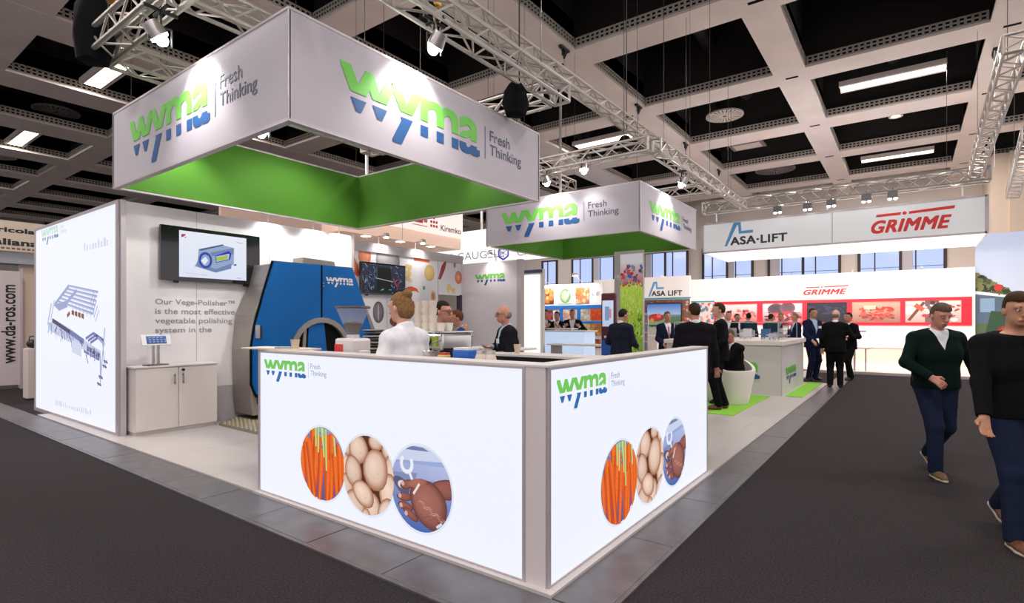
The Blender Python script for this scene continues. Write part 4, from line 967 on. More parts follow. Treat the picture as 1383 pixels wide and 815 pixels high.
for k in range(420):
    z = 2.45*(rn.random()**.8); x_ = rn.uniform(-.3, .28); l = .04+.10*rn.random(); d = rn.uniform(-.05, .05); g = z/2.4
    c = rn.choice([srgb(60, 120, 24), srgb(120, 180, 40), srgb(170, 215, 60), srgb(215, 238, 110), srgb(40, 90, 20)] if g < .7 else [srgb(170, 210, 60), srgb(215, 236, 100), srgb(230, 242, 140)])
    A.line((x_, z), (x_+d, z+l), .012, c, .002)
A.clip = None; A.build('crop_print', print_mat('banner_print_lit', .55), t)
# brochure rack
t = thing('brochure_rack', 'slim brochure rack with grey covers right of the green banner', 'rack', (13.63, 5.66, .03))
MB().box(-.02, .02, -.13, .13, 0, 1.75).box(-.15, .15, -.15, .15, 0, .03).build('frame', WHITE, t)
for k in range(6): MB().box(-.05, -.022, -.105, .105, .3+k*.24, .50+k*.24).build('brochure', [mat('cover_grey', (.25, .25, .30), .5), mat('cover_mauve', (.35, .25, .32), .5)][k % 2], t)

# ================================================================== NEIGHBOUR STANDS BEHIND
t = thing('vegetable_picture_stand', 'blue framed stand wall with onion, cabbage and carrot pictures', 'stand wall')
SW = mat('stand_wall_warm', (.88, .83, .80), .6)
bx('wall_board', SW, t, 16, 16.1, 8.05, 13.5, .03, 2.84); SB = mat('stand_blue_rail', (.01, .16, .52), .4)
for z0, z1 in ((1.99, 2.11), (1.50, 1.57)): bx('blue_rail', SB, t, 15.97, 16.0, 8.05, 13.5, z0, z1)
for y_ in (10.5, 9.62, 8.93): bx('blue_post', SB, t, 15.965, 16.0, y_-.06, y_+.06, 1.5, 2.05)
PP = Plane((15.99, 0, 0), (0, -1, 0), (-1, 0, 0)); A = Art(PP, .003)
def pile(y1, y0, z0, z1, bg, cs, n, r, seed):
    A.clip = [(-y1, z0), (-y0, z0), (-y0, z1), (-y1, z1)]; A.rect(-y1, -y0, z0, z1, bg); rn = random.Random(seed)
    for k in range(n):
        c = rn.choice(cs); A.blob((-y1+(y1-y0)*rn.random(), z0+(z1-z0)*rn.random()), (r*rn.uniform(.8, 1.1), r*rn.uniform(.8, 1.1)), c, tuple(v*.45 for v in c), 12)
    A.clip = None
on = [srgb(226, 150, 80), srgb(236, 176, 110), srgb(214, 128, 60)]
pile(10.42, 9.92, 2.17, 2.72, srgb(120, 50, 20), on, 26, .085, 1)
A.rect(-9.75, -9.2, 2.17, 2.70, srgb(206, 226, 206)); A.blob((-9.46, 2.43), (.21, .24), srgb(190, 216, 160), srgb(90, 136, 80)); A.blob((-9.46, 2.43), (.09, .2), srgb(220, 234, 200), srgb(150, 190, 130)); A.blob((-9.34, 2.5), (.05, .16), srgb(236, 240, 220), srgb(170, 200, 150), rot=-.4)
pile(9.05, 8.55, 2.17, 2.70, srgb(190, 120, 80), [srgb(244, 160, 100), srgb(250, 196, 150), srgb(236, 120, 60)], 26, .085, 3)
pile(10.42, 9.95, 1.62, 1.96, srgb(110, 40, 40), [srgb(200, 60, 60), srgb(160, 90, 110), srgb(110, 50, 60)], 18, .08, 4)
pile(9.55, 9.05, 1.62, 1.96, srgb(214, 190, 180), [srgb(236, 206, 190), srgb(222, 160, 140)], 12, .08, 5)
pile(8.86, 8.55, 1.62, 1.96, srgb(196, 190, 180), [srgb(220, 214, 200), srgb(190, 180, 160)], 10, .08, 6)
pile(8.50, 8.08, 1.60, 1.98, srgb(214, 70, 20), [srgb(240, 96, 30), srgb(226, 70, 16)], 40, .04, 7)
pile(8.86, 8.50, 1.1, 1.48, srgb(214, 170, 120), [srgb(226, 190, 140)], 8, .1, 8); pile(8.48, 8.08, 1.1, 1.48, srgb(170, 100, 40), [srgb(216, 150, 80), srgb(190, 120, 60)], 14, .085, 9); pile(8.46, 8.1, .7, .98, srgb(120, 50, 30), [srgb(200, 120, 80), srgb(120, 40, 40)], 14, .07, 10)
A.build('vegetable_pictures', PRINT, t); text('stand_lettering', 'GAUGELE', INKGREY, t, PP, -8.15, 2.42, w=1.4, h=.12, align='r', off=.004)
for q in (8.8, 10.1, 11.6):  # lamps put in to brighten this stand's wall
    tt = thing('clip_spotlight', 'added spotlight brightening the vegetable picture wall, %s' % {8.8: 'rightmost', 10.1: 'middle', 11.6: 'leftmost'}[q], 'spotlight', (15.5, q, 3.1)); MB().tube((.55, 0, -.27), (0, 0, 0), .015, n=6).build('arm', ALU, tt); MB().box(-.06, .06, -.08, .08, -.04, .04).build('lamp_head', ALU, tt); MB().box(-.05, .05, -.07, .07, -.05, -.04).build('lens', LAMP, tt)
    l = bpy.data.lights.new('lamp_light', 'SPOT'); l.energy = 60; l.spot_size = 2.4; l.spot_blend = .8; o = bpy.data.objects.new('lamp_light', l); COL.objects.link(o); o.parent = tt; o.location = (0, 0, -.07); o.rotation_euler = Vector((.5, 0, -.8)).to_track_quat('-Z', 'Y').to_euler()
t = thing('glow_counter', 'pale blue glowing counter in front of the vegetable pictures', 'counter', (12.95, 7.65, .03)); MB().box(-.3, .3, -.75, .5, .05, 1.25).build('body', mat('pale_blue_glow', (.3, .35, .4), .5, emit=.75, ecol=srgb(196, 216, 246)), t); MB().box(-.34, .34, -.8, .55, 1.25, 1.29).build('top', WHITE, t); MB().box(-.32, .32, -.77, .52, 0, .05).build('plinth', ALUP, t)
t = thing('high_table', 'white high table where three men in dark jackets lean', 'table', (13.55, 8.25, .03)); MB().box(-.2, .2, -.55, .55, 1.30, 1.34).build('tabletop', WHITE, t); MB().tube((0, 0, 0), (0, 0, 1.32), .04, n=10).lathe([(0, .02), (.26, .015), (.26, 0), (0, 0)], n=18).build('pedestal', ALU, t)
t = thing('long_desk', 'long low white desk between the light column and the maroon totem', 'table', (11.9, 6.5, .03)); MB().box(-.3, .3, -.9, .9, .93, .965).build('tabletop', WHITE, t)
for q in (-.8, .8): MB().box(-.25, .25, q-.02, q+.02, 0, .93).build('leg_panel', mat('desk_leg', (.42, .38, .38), .5), t)

t = thing('hanging_fascia', 'long white hanging fascia with grey lettering and a violet hexagon emblem', 'hanging sign')
bx('fascia_panel', LITW, t, 14.5, 14.55, 8.2, 14.3, 3.58, 4.75); bx('rear_frame', PANEL, t, 14.55, 14.75, 8.2, 14.3, 3.58, 4.75)
PG = face_mx(14.5)
LG = mat('lit_ink_grey', (.02,)*3, .6, emit=.95, ecol=srgb(140, 142, 156))
text('lettering', 'GAUGELE', LG, t, PG, -13.05, 3.74, w=2.1, h=.27); text('lettering', 'CA', LG, t, PG, -10.42, 3.72, w=.6, h=.27)
A = Art(PG, .004); h6 = [(-10.98+.23*math.cos(PI/6+k*PI/3), 3.87+.23*math.sin(PI/6+k*PI/3)) for k in range(6)]
for k in range(6): A.line(h6[k], h6[(k+1) % 6], .03, srgb(70, 66, 170)); A.line(h6[k], (-10.98, 3.87), .012, srgb(120, 120, 200))
A.rect(-13.62, -13.28, 3.85, 4.0, srgb(60, 150, 220)); A.poly([(-13.62, 3.74), (-13.3, 3.74), (-13.2, 3.84), (-13.5, 3.84)], srgb(60, 150, 220)); A.build('emblem', PRINTL, t)
for k in range(4): bx('top_bracket', ALU, t, 14.6, 14.66, 8.8+1.6*k, 8.86+1.6*k, 4.75, 9.0)

t = thing('hanging_fascia', 'warm white hanging fascia with small red emblems behind the big canopy', 'hanging sign')
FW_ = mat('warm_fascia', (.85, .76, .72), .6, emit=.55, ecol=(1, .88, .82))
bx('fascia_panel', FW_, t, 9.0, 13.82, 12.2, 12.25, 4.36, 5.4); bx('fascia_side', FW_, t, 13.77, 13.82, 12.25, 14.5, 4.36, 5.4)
bx('light_soffit', mat('pink_wash_glow', (.85, .62, .50), .6, emit=.25, ecol=(1, .66, .5)), t, 9.0, 13.80, 12.27, 14.5, 4.0, 4.36); bx('fascia_joint', ALUP, t, 11.1, 11.12, 12.195, 12.2, 4.0, 5.4)  # pinkish lamp wash on the soffit is given as colour and glow
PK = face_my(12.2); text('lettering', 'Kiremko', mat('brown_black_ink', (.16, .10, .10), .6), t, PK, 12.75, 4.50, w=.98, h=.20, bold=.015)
A = Art(PK, .004)
for dx in (0, .12, .24):
    for dz in (0, .13, .26):
        if (dx, dz) != (.24, .26): A.blob((12.32+dx, 4.50+dz+.1), (.05, .05), srgb(210, 40, 60), n=8)
A.rect(11.5, 11.95, 4.62, 4.82, srgb(214, 30, 40)); A.rect(11.6, 11.8, 4.68, 4.75, srgb(250, 220, 214)); A.rect(11.98, 12.15, 4.66, 4.76, srgb(226, 120, 110)); A.rect(11.5, 12.15, 4.53, 4.56, srgb(200, 150, 140)); A.build('emblem', PRINT, t)
for k in range(3): MB().box(9.9+k*1.3, 10.1+k*1.3, 12.4, 12.6, 3.985, 4.0).build('soffit_lamp', TUBE, t)
for k in range(2): bx('top_bracket', ALU, t, 9.8+2.8*k, 9.86+2.8*k, 12.22, 12.28, 5.4, 8.99)
t = thing('pink_rear_partition', 'plain pinkish fascia behind the screen wall spotlights', 'partition wall'); bx('panel', mat('pink_panel', (.62, .44, .38), .7), t, 6.2, 8.9, 13.0, 13.1, 0, 4.35)

# far left
t = thing('far_left_stand', 'stand at the far left with a tall white web address panel', 'stand wall')
bx('panel', mat('mauve_panel', (.60, .52, .55), .6), t, 2.0, 3.38, 16.6, 16.66, .1, 2.72); bx('panel_frame', ALUP, t, 3.38, 3.42, 16.58, 16.68, 0, 2.78)
bx('side_panel', mat('cream_panel', (.66, .53, .44), .6), t, 3.42, 4.6, 16.9, 16.96, 0, 2.9)
text('web_address', 'www.da-ros.com', INKK, t, face_my(16.6), 3.30, .60, w=1.8, h=.25, bold=.02, vertical=True)
bx('lower_lintel', mat('blue_grey_lintel', (.34, .36, .42), .5), t, 1.5, 4.6, 16.7, 17.2, 2.9, 3.17)
bx('header_board', mat('cream_header', (.66, .56, .46), .6), t, 1.5, 4.6, 16.55, 16.6, 3.17, 3.86)
for s, z, a in (('Agricola', 3.56, 3.63), ('Italiana', 3.30, 3.70)): text('header_lettering', s, INKK, t, face_my(16.55), a, z, w=.98, h=.15, bold=.035, align='r')
A = Art(face_my(16.55), .002)
for k in range(14): A.rect(2.5+k*.09, 2.56+k*.09, 3.21, 3.25, srgb(110, 84, 66))
A.build('small_print_line', PRINT, t)
t = thing('white_display_bin', 'white bin with red upright lettering left of the glowing wall', 'display stand', (3.12, 14.2, 0))
MB().box(-.16, .2, -.15, .15, .02, 1.02).build('body', mat('bin_white', (.66, .58, .54), .5), t, bevel=.02)
for k in range(5): bx('red_mark', INKR, t, -.05, .06, -.156, -.151, .36+k*.09, .42+k*.09)
t = thing('black_bag', 'small black bag on the white bin at the far left', 'bag', (3.08, 14.2, 1.02)); MB().ball((0, 0, .09), (.10, .07, .09)).build('pouch', BLACK, t, smooth=True); MB().path([(-.06, 0, .14), (-.04, 0, .24), (.04, 0, .24), (.06, 0, .14)], .01).build('handle', BLACK, t)

# ================================================================== FAR RIGHT STAND (red frame, hanging fascia)
t = thing('hanging_fascia', 'long white hanging fascia with blue crane emblem and red lettering', 'hanging sign')
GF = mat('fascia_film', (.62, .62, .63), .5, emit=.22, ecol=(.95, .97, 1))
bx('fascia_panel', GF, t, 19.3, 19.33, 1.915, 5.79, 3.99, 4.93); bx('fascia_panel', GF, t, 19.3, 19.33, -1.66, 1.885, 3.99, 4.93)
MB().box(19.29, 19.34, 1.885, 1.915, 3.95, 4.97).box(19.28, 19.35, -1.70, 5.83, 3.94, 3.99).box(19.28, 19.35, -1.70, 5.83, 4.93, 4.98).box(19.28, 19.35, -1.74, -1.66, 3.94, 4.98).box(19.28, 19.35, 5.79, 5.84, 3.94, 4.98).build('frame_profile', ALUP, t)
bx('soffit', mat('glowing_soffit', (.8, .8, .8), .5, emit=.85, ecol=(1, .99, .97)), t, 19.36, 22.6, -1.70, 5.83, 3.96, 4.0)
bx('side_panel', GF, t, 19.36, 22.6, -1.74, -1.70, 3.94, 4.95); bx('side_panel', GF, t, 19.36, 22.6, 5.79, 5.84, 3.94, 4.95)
for q in (-1.2, 2.0, 5.3): bx('top_bracket', ALU, t, 19.13, 19.17, q, q+.04, 4.98, 5.32)
PR = Plane((19.3, 0, 0), (0, -1, 0), (-1, 0, 0))
RED = mat('lettering_red', srgb(222, 40, 44), .5); BLU = mat('crane_blue', srgb(84, 160, 214), .5)
def grimme(parent, pl, a0, z0, W, H):
    text('lettering', 'GRIMME', RED, parent, pl, a0, z0, w=W*.97, h=H*.62, bold=.035, shear=.3, spacing=1.05)
    A = Art(pl, .004); A.poly([(a0+W*.06, z0+H*.78), (a0+W*.37, z0+H*.79), (a0+W*.38, z0+H*.92), (a0+W*.07, z0+H*.90)], srgb(222, 40, 44)); A.poly([(a0+W*.47, z0+H*.80), (a0+W*1.0, z0+H*.86), (a0+W*1.01, z0+H*1.0), (a0+W*.475, z0+H*.92)], srgb(222, 40, 44)); A.blob((a0+W*.42, z0+H*.86), H*.085, srgb(222, 40, 44), n=12); A.build('lettering_bar', PRINT, parent)
grimme(t, PR, -.90, 4.16, 1.92, .62)
def asalift(parent, pl, a0, z0, W, H, body='ASA·LIFT'):
    text('lettering', body, mat('dark_ink', (.03, .035, .05), .6), parent, pl, a0+W*.10, z0+H*.02, w=W*.90, h=H*.36, bold=.03, spacing=1.05)
    c = srgb(84, 160, 214); A = Art(pl, .004); A.poly([(a0, z0), (a0+W*.045, z0), (a0+W*.22, z0+H*.93), (a0+W*.235, z0+H), (a0+W*.155, z0+H)], c); A.poly([(a0+W*.155, z0+H), (a0+W*.27, z0+H), (a0+W*.275, z0+H*.88), (a0+W*.16, z0+H*.88)], c); A.poly([(a0+W*.225, z0+H), (a0+W*.27, z0+H), (a0+W*.285, z0+H*.60), (a0+W*.24, z0+H*.50)], c); A.poly([(a0+W*.24, z0+H*.50), (a0+W*.47, z0+H*.50), (a0+W*.47, z0+H*.62), (a0+W*.26, z0+H*.62)], c); A.build('crane_emblem', PRINT, parent)
asalift(t, PR, -5.10, 4.14, 1.95, .78)
for k, (y_, z) in enumerate(((3.38, 5.02), (2.53, 5.02), (1.89, 5.04), (1.0, 5.06), (.37, 5.06))):
    tt = thing('twin_floodlight', 'twin floodlight under the far truss, %s from the left' % ('first', 'second', 'third', 'fourth', 'fifth')[k], 'spotlight', (19.0, y_, z))
    MB().box(-.08, .08, -.12, .12, .04, .22).tube((-.03, 0, .2), (-.03, 0, .34), .02, n=6).build('housing', mat('flood_grey', (.14, .14, .15), .4), tt)
    for q in (-.07, .07): MB().ball((-.03, q, .02), (.05, .05, .035), 10, 6).build('bulb', mat('flood_glow', (1, 1, 1), .5, emit=8, ecol=(1, 1, 1)), tt, smooth=True)
t = thing('red_framed_wall', 'white stand wall with a red picture frieze and red lettering', 'stand wall')
GW = mat('wall_white_glow', (.82, .76, .74), .6, emit=.12, ecol=(1, .93, .9))  # plain wall, its brightness partly added as a faint glow
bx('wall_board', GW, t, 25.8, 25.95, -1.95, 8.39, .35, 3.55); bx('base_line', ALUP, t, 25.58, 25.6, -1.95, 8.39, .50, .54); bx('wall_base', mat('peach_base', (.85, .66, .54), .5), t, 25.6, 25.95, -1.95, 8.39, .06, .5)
PX_ = Plane((25.8, 0, 0), (0, -1, 0), (-1, 0, 0)); grimme(t, PX_, -3.60, 2.68, 1.62, .37)
RF = mat('red_frame_paint', (.72, .012, .035), .4)
for z0, z1 in ((2.35, 2.47), (1.41, 1.53)): bx('frame_rail', RF, t, 25.74, 25.8, -1.86, 7.26, z0, z1)
for y0, y1 in ((7.16, 7.26), (5.19, 5.41), (3.46, 3.63), (1.84, 2.02), (.10, .26), (-1.86, -1.56)): bx('frame_post', RF, t, 25.74, 25.8, y0, y1, 1.53, 2.35)
bx('teal_rail', mat('teal_rail', (.03, .34, .44), .5), t, 25.76, 25.8, 7.26, 8.39, 2.47, 2.53)
A = Art(Plane((25.79, 0, 0), (0, -1, 0), (-1, 0, 0)), .002)
def frame(y1, y0, c1, c2): A.clip = [(-y1, 1.53), (-y0, 1.53), (-y0, 2.35), (-y1, 2.35)]; A.rect(-y1, -y0, 1.53, 2.35, c1, c2)
rn = random.Random(21)
def junk(y1, y0, z0, z1, cs, n, s=.10):
    for k in range(n): A.blob((-rn.uniform(y0, y1), rn.uniform(z0, z1)), (s*rn.uniform(.4, 1.6), s*rn.uniform(.3, .8)), rn.choice(cs), n=6, rot=rn.uniform(-.5, .5))
frame(7.16, 5.41, srgb(190, 110, 110), srgb(238, 228, 230)); junk(7.0, 5.5, 1.6, 2.05, [srgb(210, 60, 60), srgb(226, 120, 110), srgb(110, 50, 54)], 40)
frame(5.19, 3.63, srgb(180, 110, 120), srgb(236, 232, 240)); A.blob((-4.65, 2.1), (.34, .24), srgb(70, 60, 74), srgb(110, 80, 90)); A.blob((-4.2, 2.15), (.3, .24), srgb(96, 70, 84), srgb(130, 90, 100)); junk(5.1, 3.7, 1.6, 1.95, [srgb(200, 60, 70), srgb(226, 120, 120), srgb(90, 50, 60)], 44)
frame(3.46, 2.02, (.006, .006, .012), (.012, .012, .03)); junk(3.4, 2.1, 1.9, 2.2, [(.02, .03, .08), (.03, .03, .06)], 14)
frame(1.84, .26, srgb(150, 110, 94), srgb(206, 168, 146)); junk(1.55, .55, 1.7, 2.12, [srgb(222, 60, 50), srgb(236, 90, 76), srgb(120, 60, 50), srgb(206, 50, 44)], 46, .09); junk(1.5, .5, 1.62, 1.78, [srgb(110, 70, 60), srgb(190, 80, 70)], 14); A.rect(-1.45, -1.05, 2.05, 2.2, srgb(226, 196, 170))
frame(.10, -1.56, srgb(206, 160, 150), srgb(240, 220, 214)); A.blob((-.02, 2.0), (.3, .22), srgb(238, 232, 230), srgb(206, 170, 160)); A.line((-0.0, 1.6), (.48, 2.3), .05, srgb(110, 60, 50)); A.line((.2, 2.2), (.45, 2.0), .08, srgb(226, 90, 60)); A.rect(.5, .92, 1.53, 2.35, srgb(110, 90, 92)); junk(-.5, -.95, 1.6, 2.3, [srgb(230, 210, 206), srgb(60, 40, 44), srgb(180, 60, 60)], 16); junk(-.95, -1.5, 1.6, 2.3, [srgb(236, 230, 228), srgb(180, 70, 70)], 14)
A.clip = None; A.build('picture_frieze', PRINT, t)
for k in range(4): MB().tube((25.7, 6.2-k*2.2, 3.55), (25.55, 6.2-k*2.2, 3.62), .03, n=8).build('clip_lamp', ALU, t)
t = thing('stand_wall', 'white stand wall with crane emblem and a wide landscape screen', 'stand wall')
bx('wall_board', GW, t, 22, 22.12, 7.16, 11.5, .06, 3.44); bx('side_return', GW, t, 22.12, 25.8, 8.39, 8.45, .06, 3.5); bx('teal_rail', MATS['teal_rail'], t, 21.97, 22, 7.12, 11.5, 2.50, 2.56)
bx('lower_panel', mat('sage_panel', (.55, .62, .50), .6), t, 21.97, 22, 7.16, 9.3, .06, 1.36); bx('white_box', KW, t, 20.6, 21.4, 8.0, 8.9, .06, 1.0)
PA = face_mx(22); asalift(t, PA, -8.93, 2.62, 1.45, .62, 'ASA LIFT')
A = Art(PA, .003); A.clip = [(-9.3, 1.38), (-7.16, 1.38), (-7.16, 2.48), (-9.3, 2.48)]; A.rect(-9.3, -7.16, 1.38, 2.48, srgb(130, 90, 80)); 
for k in range(80): A.blob((-rn.uniform(7.1, 9.3), rn.uniform(1.3, 2.5)), (.06, .05), rn.choice([srgb(210, 110, 70), srgb(120, 60, 50), srgb(90, 130, 80), srgb(226, 180, 160)]), n=6)
A.clip = None; A.build('wall_print', PRINT, t)
def art_land(A):
    A.rect(-.72, .72, .05, .92, srgb(120, 150, 110), srgb(120, 150, 110)); A.rect(-.72, .72, .42, .92, srgb(180, 200, 230), srgb(70, 120, 200)); A.rect(-.72, .72, .35, .48, srgb(120, 130, 150)); A.poly([(0, .1), (.72, .1), (.72, .42), (.1, .38)], srgb(90, 120, 90))
    A.blob((-.32, .36), (.34, .16), srgb(200, 50, 50), srgb(120, 50, 50)); A.blob((-.2, .44), (.1, .1), srgb(230, 100, 90)); A.blob((-.5, .25), (.08, .08), srgb(230, 130, 50))
tv('wide wall screen with a landscape and red harvester, far stand', 1.5, .98, (21.95, 8.22, 1.37), -PI/2, art_land)
t = thing('bottle_mural', 'stretch of colourful wall print between the crane-emblem wall and the red frieze', 'wall print'); A = Art(Plane((25.78, 0, 0), (0, -1, 0), (-1, 0, 0)), .002); A.clip = [(-8.37, 1.2), (-7.28, 1.2), (-7.28, 2.44), (-8.37, 2.44)]; A.rect(-8.37, -7.28, 1.2, 2.44, srgb(226, 200, 200))
for k in range(60): A.blob((-rn.uniform(7.28, 8.39), rn.uniform(1.2, 2.44)), (.07, .09), rn.choice([srgb(210, 90, 90), srgb(120, 180, 200), srgb(236, 220, 220), srgb(90, 130, 150), srgb(230, 150, 130)]), n=7)
A.clip = None; A.build('print_sheet', PRINT, t)
t = thing('tractor_mural', 'tall photo mural of trees, sky and a green tractor at the far right', 'mural', (26.0, 0, 0))
bx('board', PANEL, t, .0, .1, -8.0, -1.97, 0, 4.75)
A = Art(Plane((0, 0, 0), (0, -1, 0), (-1, 0, 0)), .002); A.rect(1.97, 8.0, 0, 4.75, srgb(226, 230, 240), srgb(178, 194, 224)); A.clip = [(1.97, 0), (8.0, 0), (8.0, 4.7), (1.97, 4.7)]
for k in range(240):
    x_ = 1.9+1.5*rn.random()**1.2; z = 2.0+1.35*rn.random()*max(.15, 1-(x_-1.9)/1.9); A.blob((x_, z), (.12, .09), rn.choice([srgb(40, 54, 34), srgb(66, 84, 50), srgb(96, 110, 60), srgb(30, 38, 28), srgb(120, 120, 70)]), n=6, rot=rn.random()*3)
A.rect(1.97, 8.0, 0, 1.7, srgb(60, 84, 56), srgb(80, 104, 66)); A.poly([(1.97, 1.5), (2.7, 1.5), (2.75, 2.5), (1.97, 2.6)], srgb(80, 100, 120)); A.poly([(1.97, 2.56), (2.85, 2.42), (2.85, 2.50), (1.97, 2.68)], srgb(236, 236, 240)); A.rect(2.1, 2.5, 1.9, 2.4, srgb(130, 160, 190)); A.blob((2.6, 2.78), .12, srgb(200, 50, 50)); A.line((2.62, 2.5), (2.62, 2.7), .02, srgb(150, 60, 50))
A.poly([(2.2, .9), (3.1, .9), (3.1, 1.85), (2.4, 1.95)], srgb(40, 74, 50)); A.blob((2.85, 1.05), .38, srgb(200, 60, 40), srgb(110, 34, 26)); A.blob((3.2, 2.35), .16, srgb(206, 60, 56)); A.blob((2.2, .5), .5, srgb(20, 24, 24)); A.clip = None; A.build('mural_print', PRINT, t)
t = thing('bar_stool', 'slim bar stool with curved seat by the red framed wall', 'stool', (19.62, 1.05, .0)); MB().lathe([(0, .02), (.2, .015), (.2, 0), (0, 0)], n=18).tube((0, 0, 0), (0, 0, .74), .022, n=10).build('pedestal', ALU, t); MB().prism([(-.2, .74), (.1, .72), (.2, .80), (.18, .81), (.09, .745), (-.2, .765)], 'x', -.17, .17).build('seat', ALU, t, rot=(0, 0, PI))
t = thing('round_bar_table', 'dark round bar table beside the two men in dark suits', 'table', (19.5, 1.33, .0)); MB().lathe([(0, 1.25), (.3, 1.25), (.3, 1.28), (0, 1.28)], n=24).build('tabletop', DARKP, t); MB().lathe([(0, .02), (.24, .015), (.24, 0), (0, 0)], n=18).tube((0, 0, 0), (0, 0, 1.25), .03, n=10).build('pedestal', ALU, t)
# stand floor lamps for the far stand: wash lights on its canopy
for q in (-.8, 1.3, 3.4, 5.2):
    tt = thing('soffit_downlight', 'recessed downlight in the far glowing soffit', 'downlight', (21.0, q, 3.95), 0, 'downlights in the far soffit'); MB().lathe([(0, .01), (.10, .01), (.12, 0), (.10, -.01), (0, -.01)], n=16).build('lens', TUBE, tt)
    l = bpy.data.lights.new('down', 'AREA'); l.size = .3; l.energy = 120; l.color = (1, .93, .88); o = bpy.data.objects.new('downlight_light', l); COL.objects.link(o); o.parent = tt; o.location = (0, 0, -.03); o.rotation_euler = (0, -.7, 0)
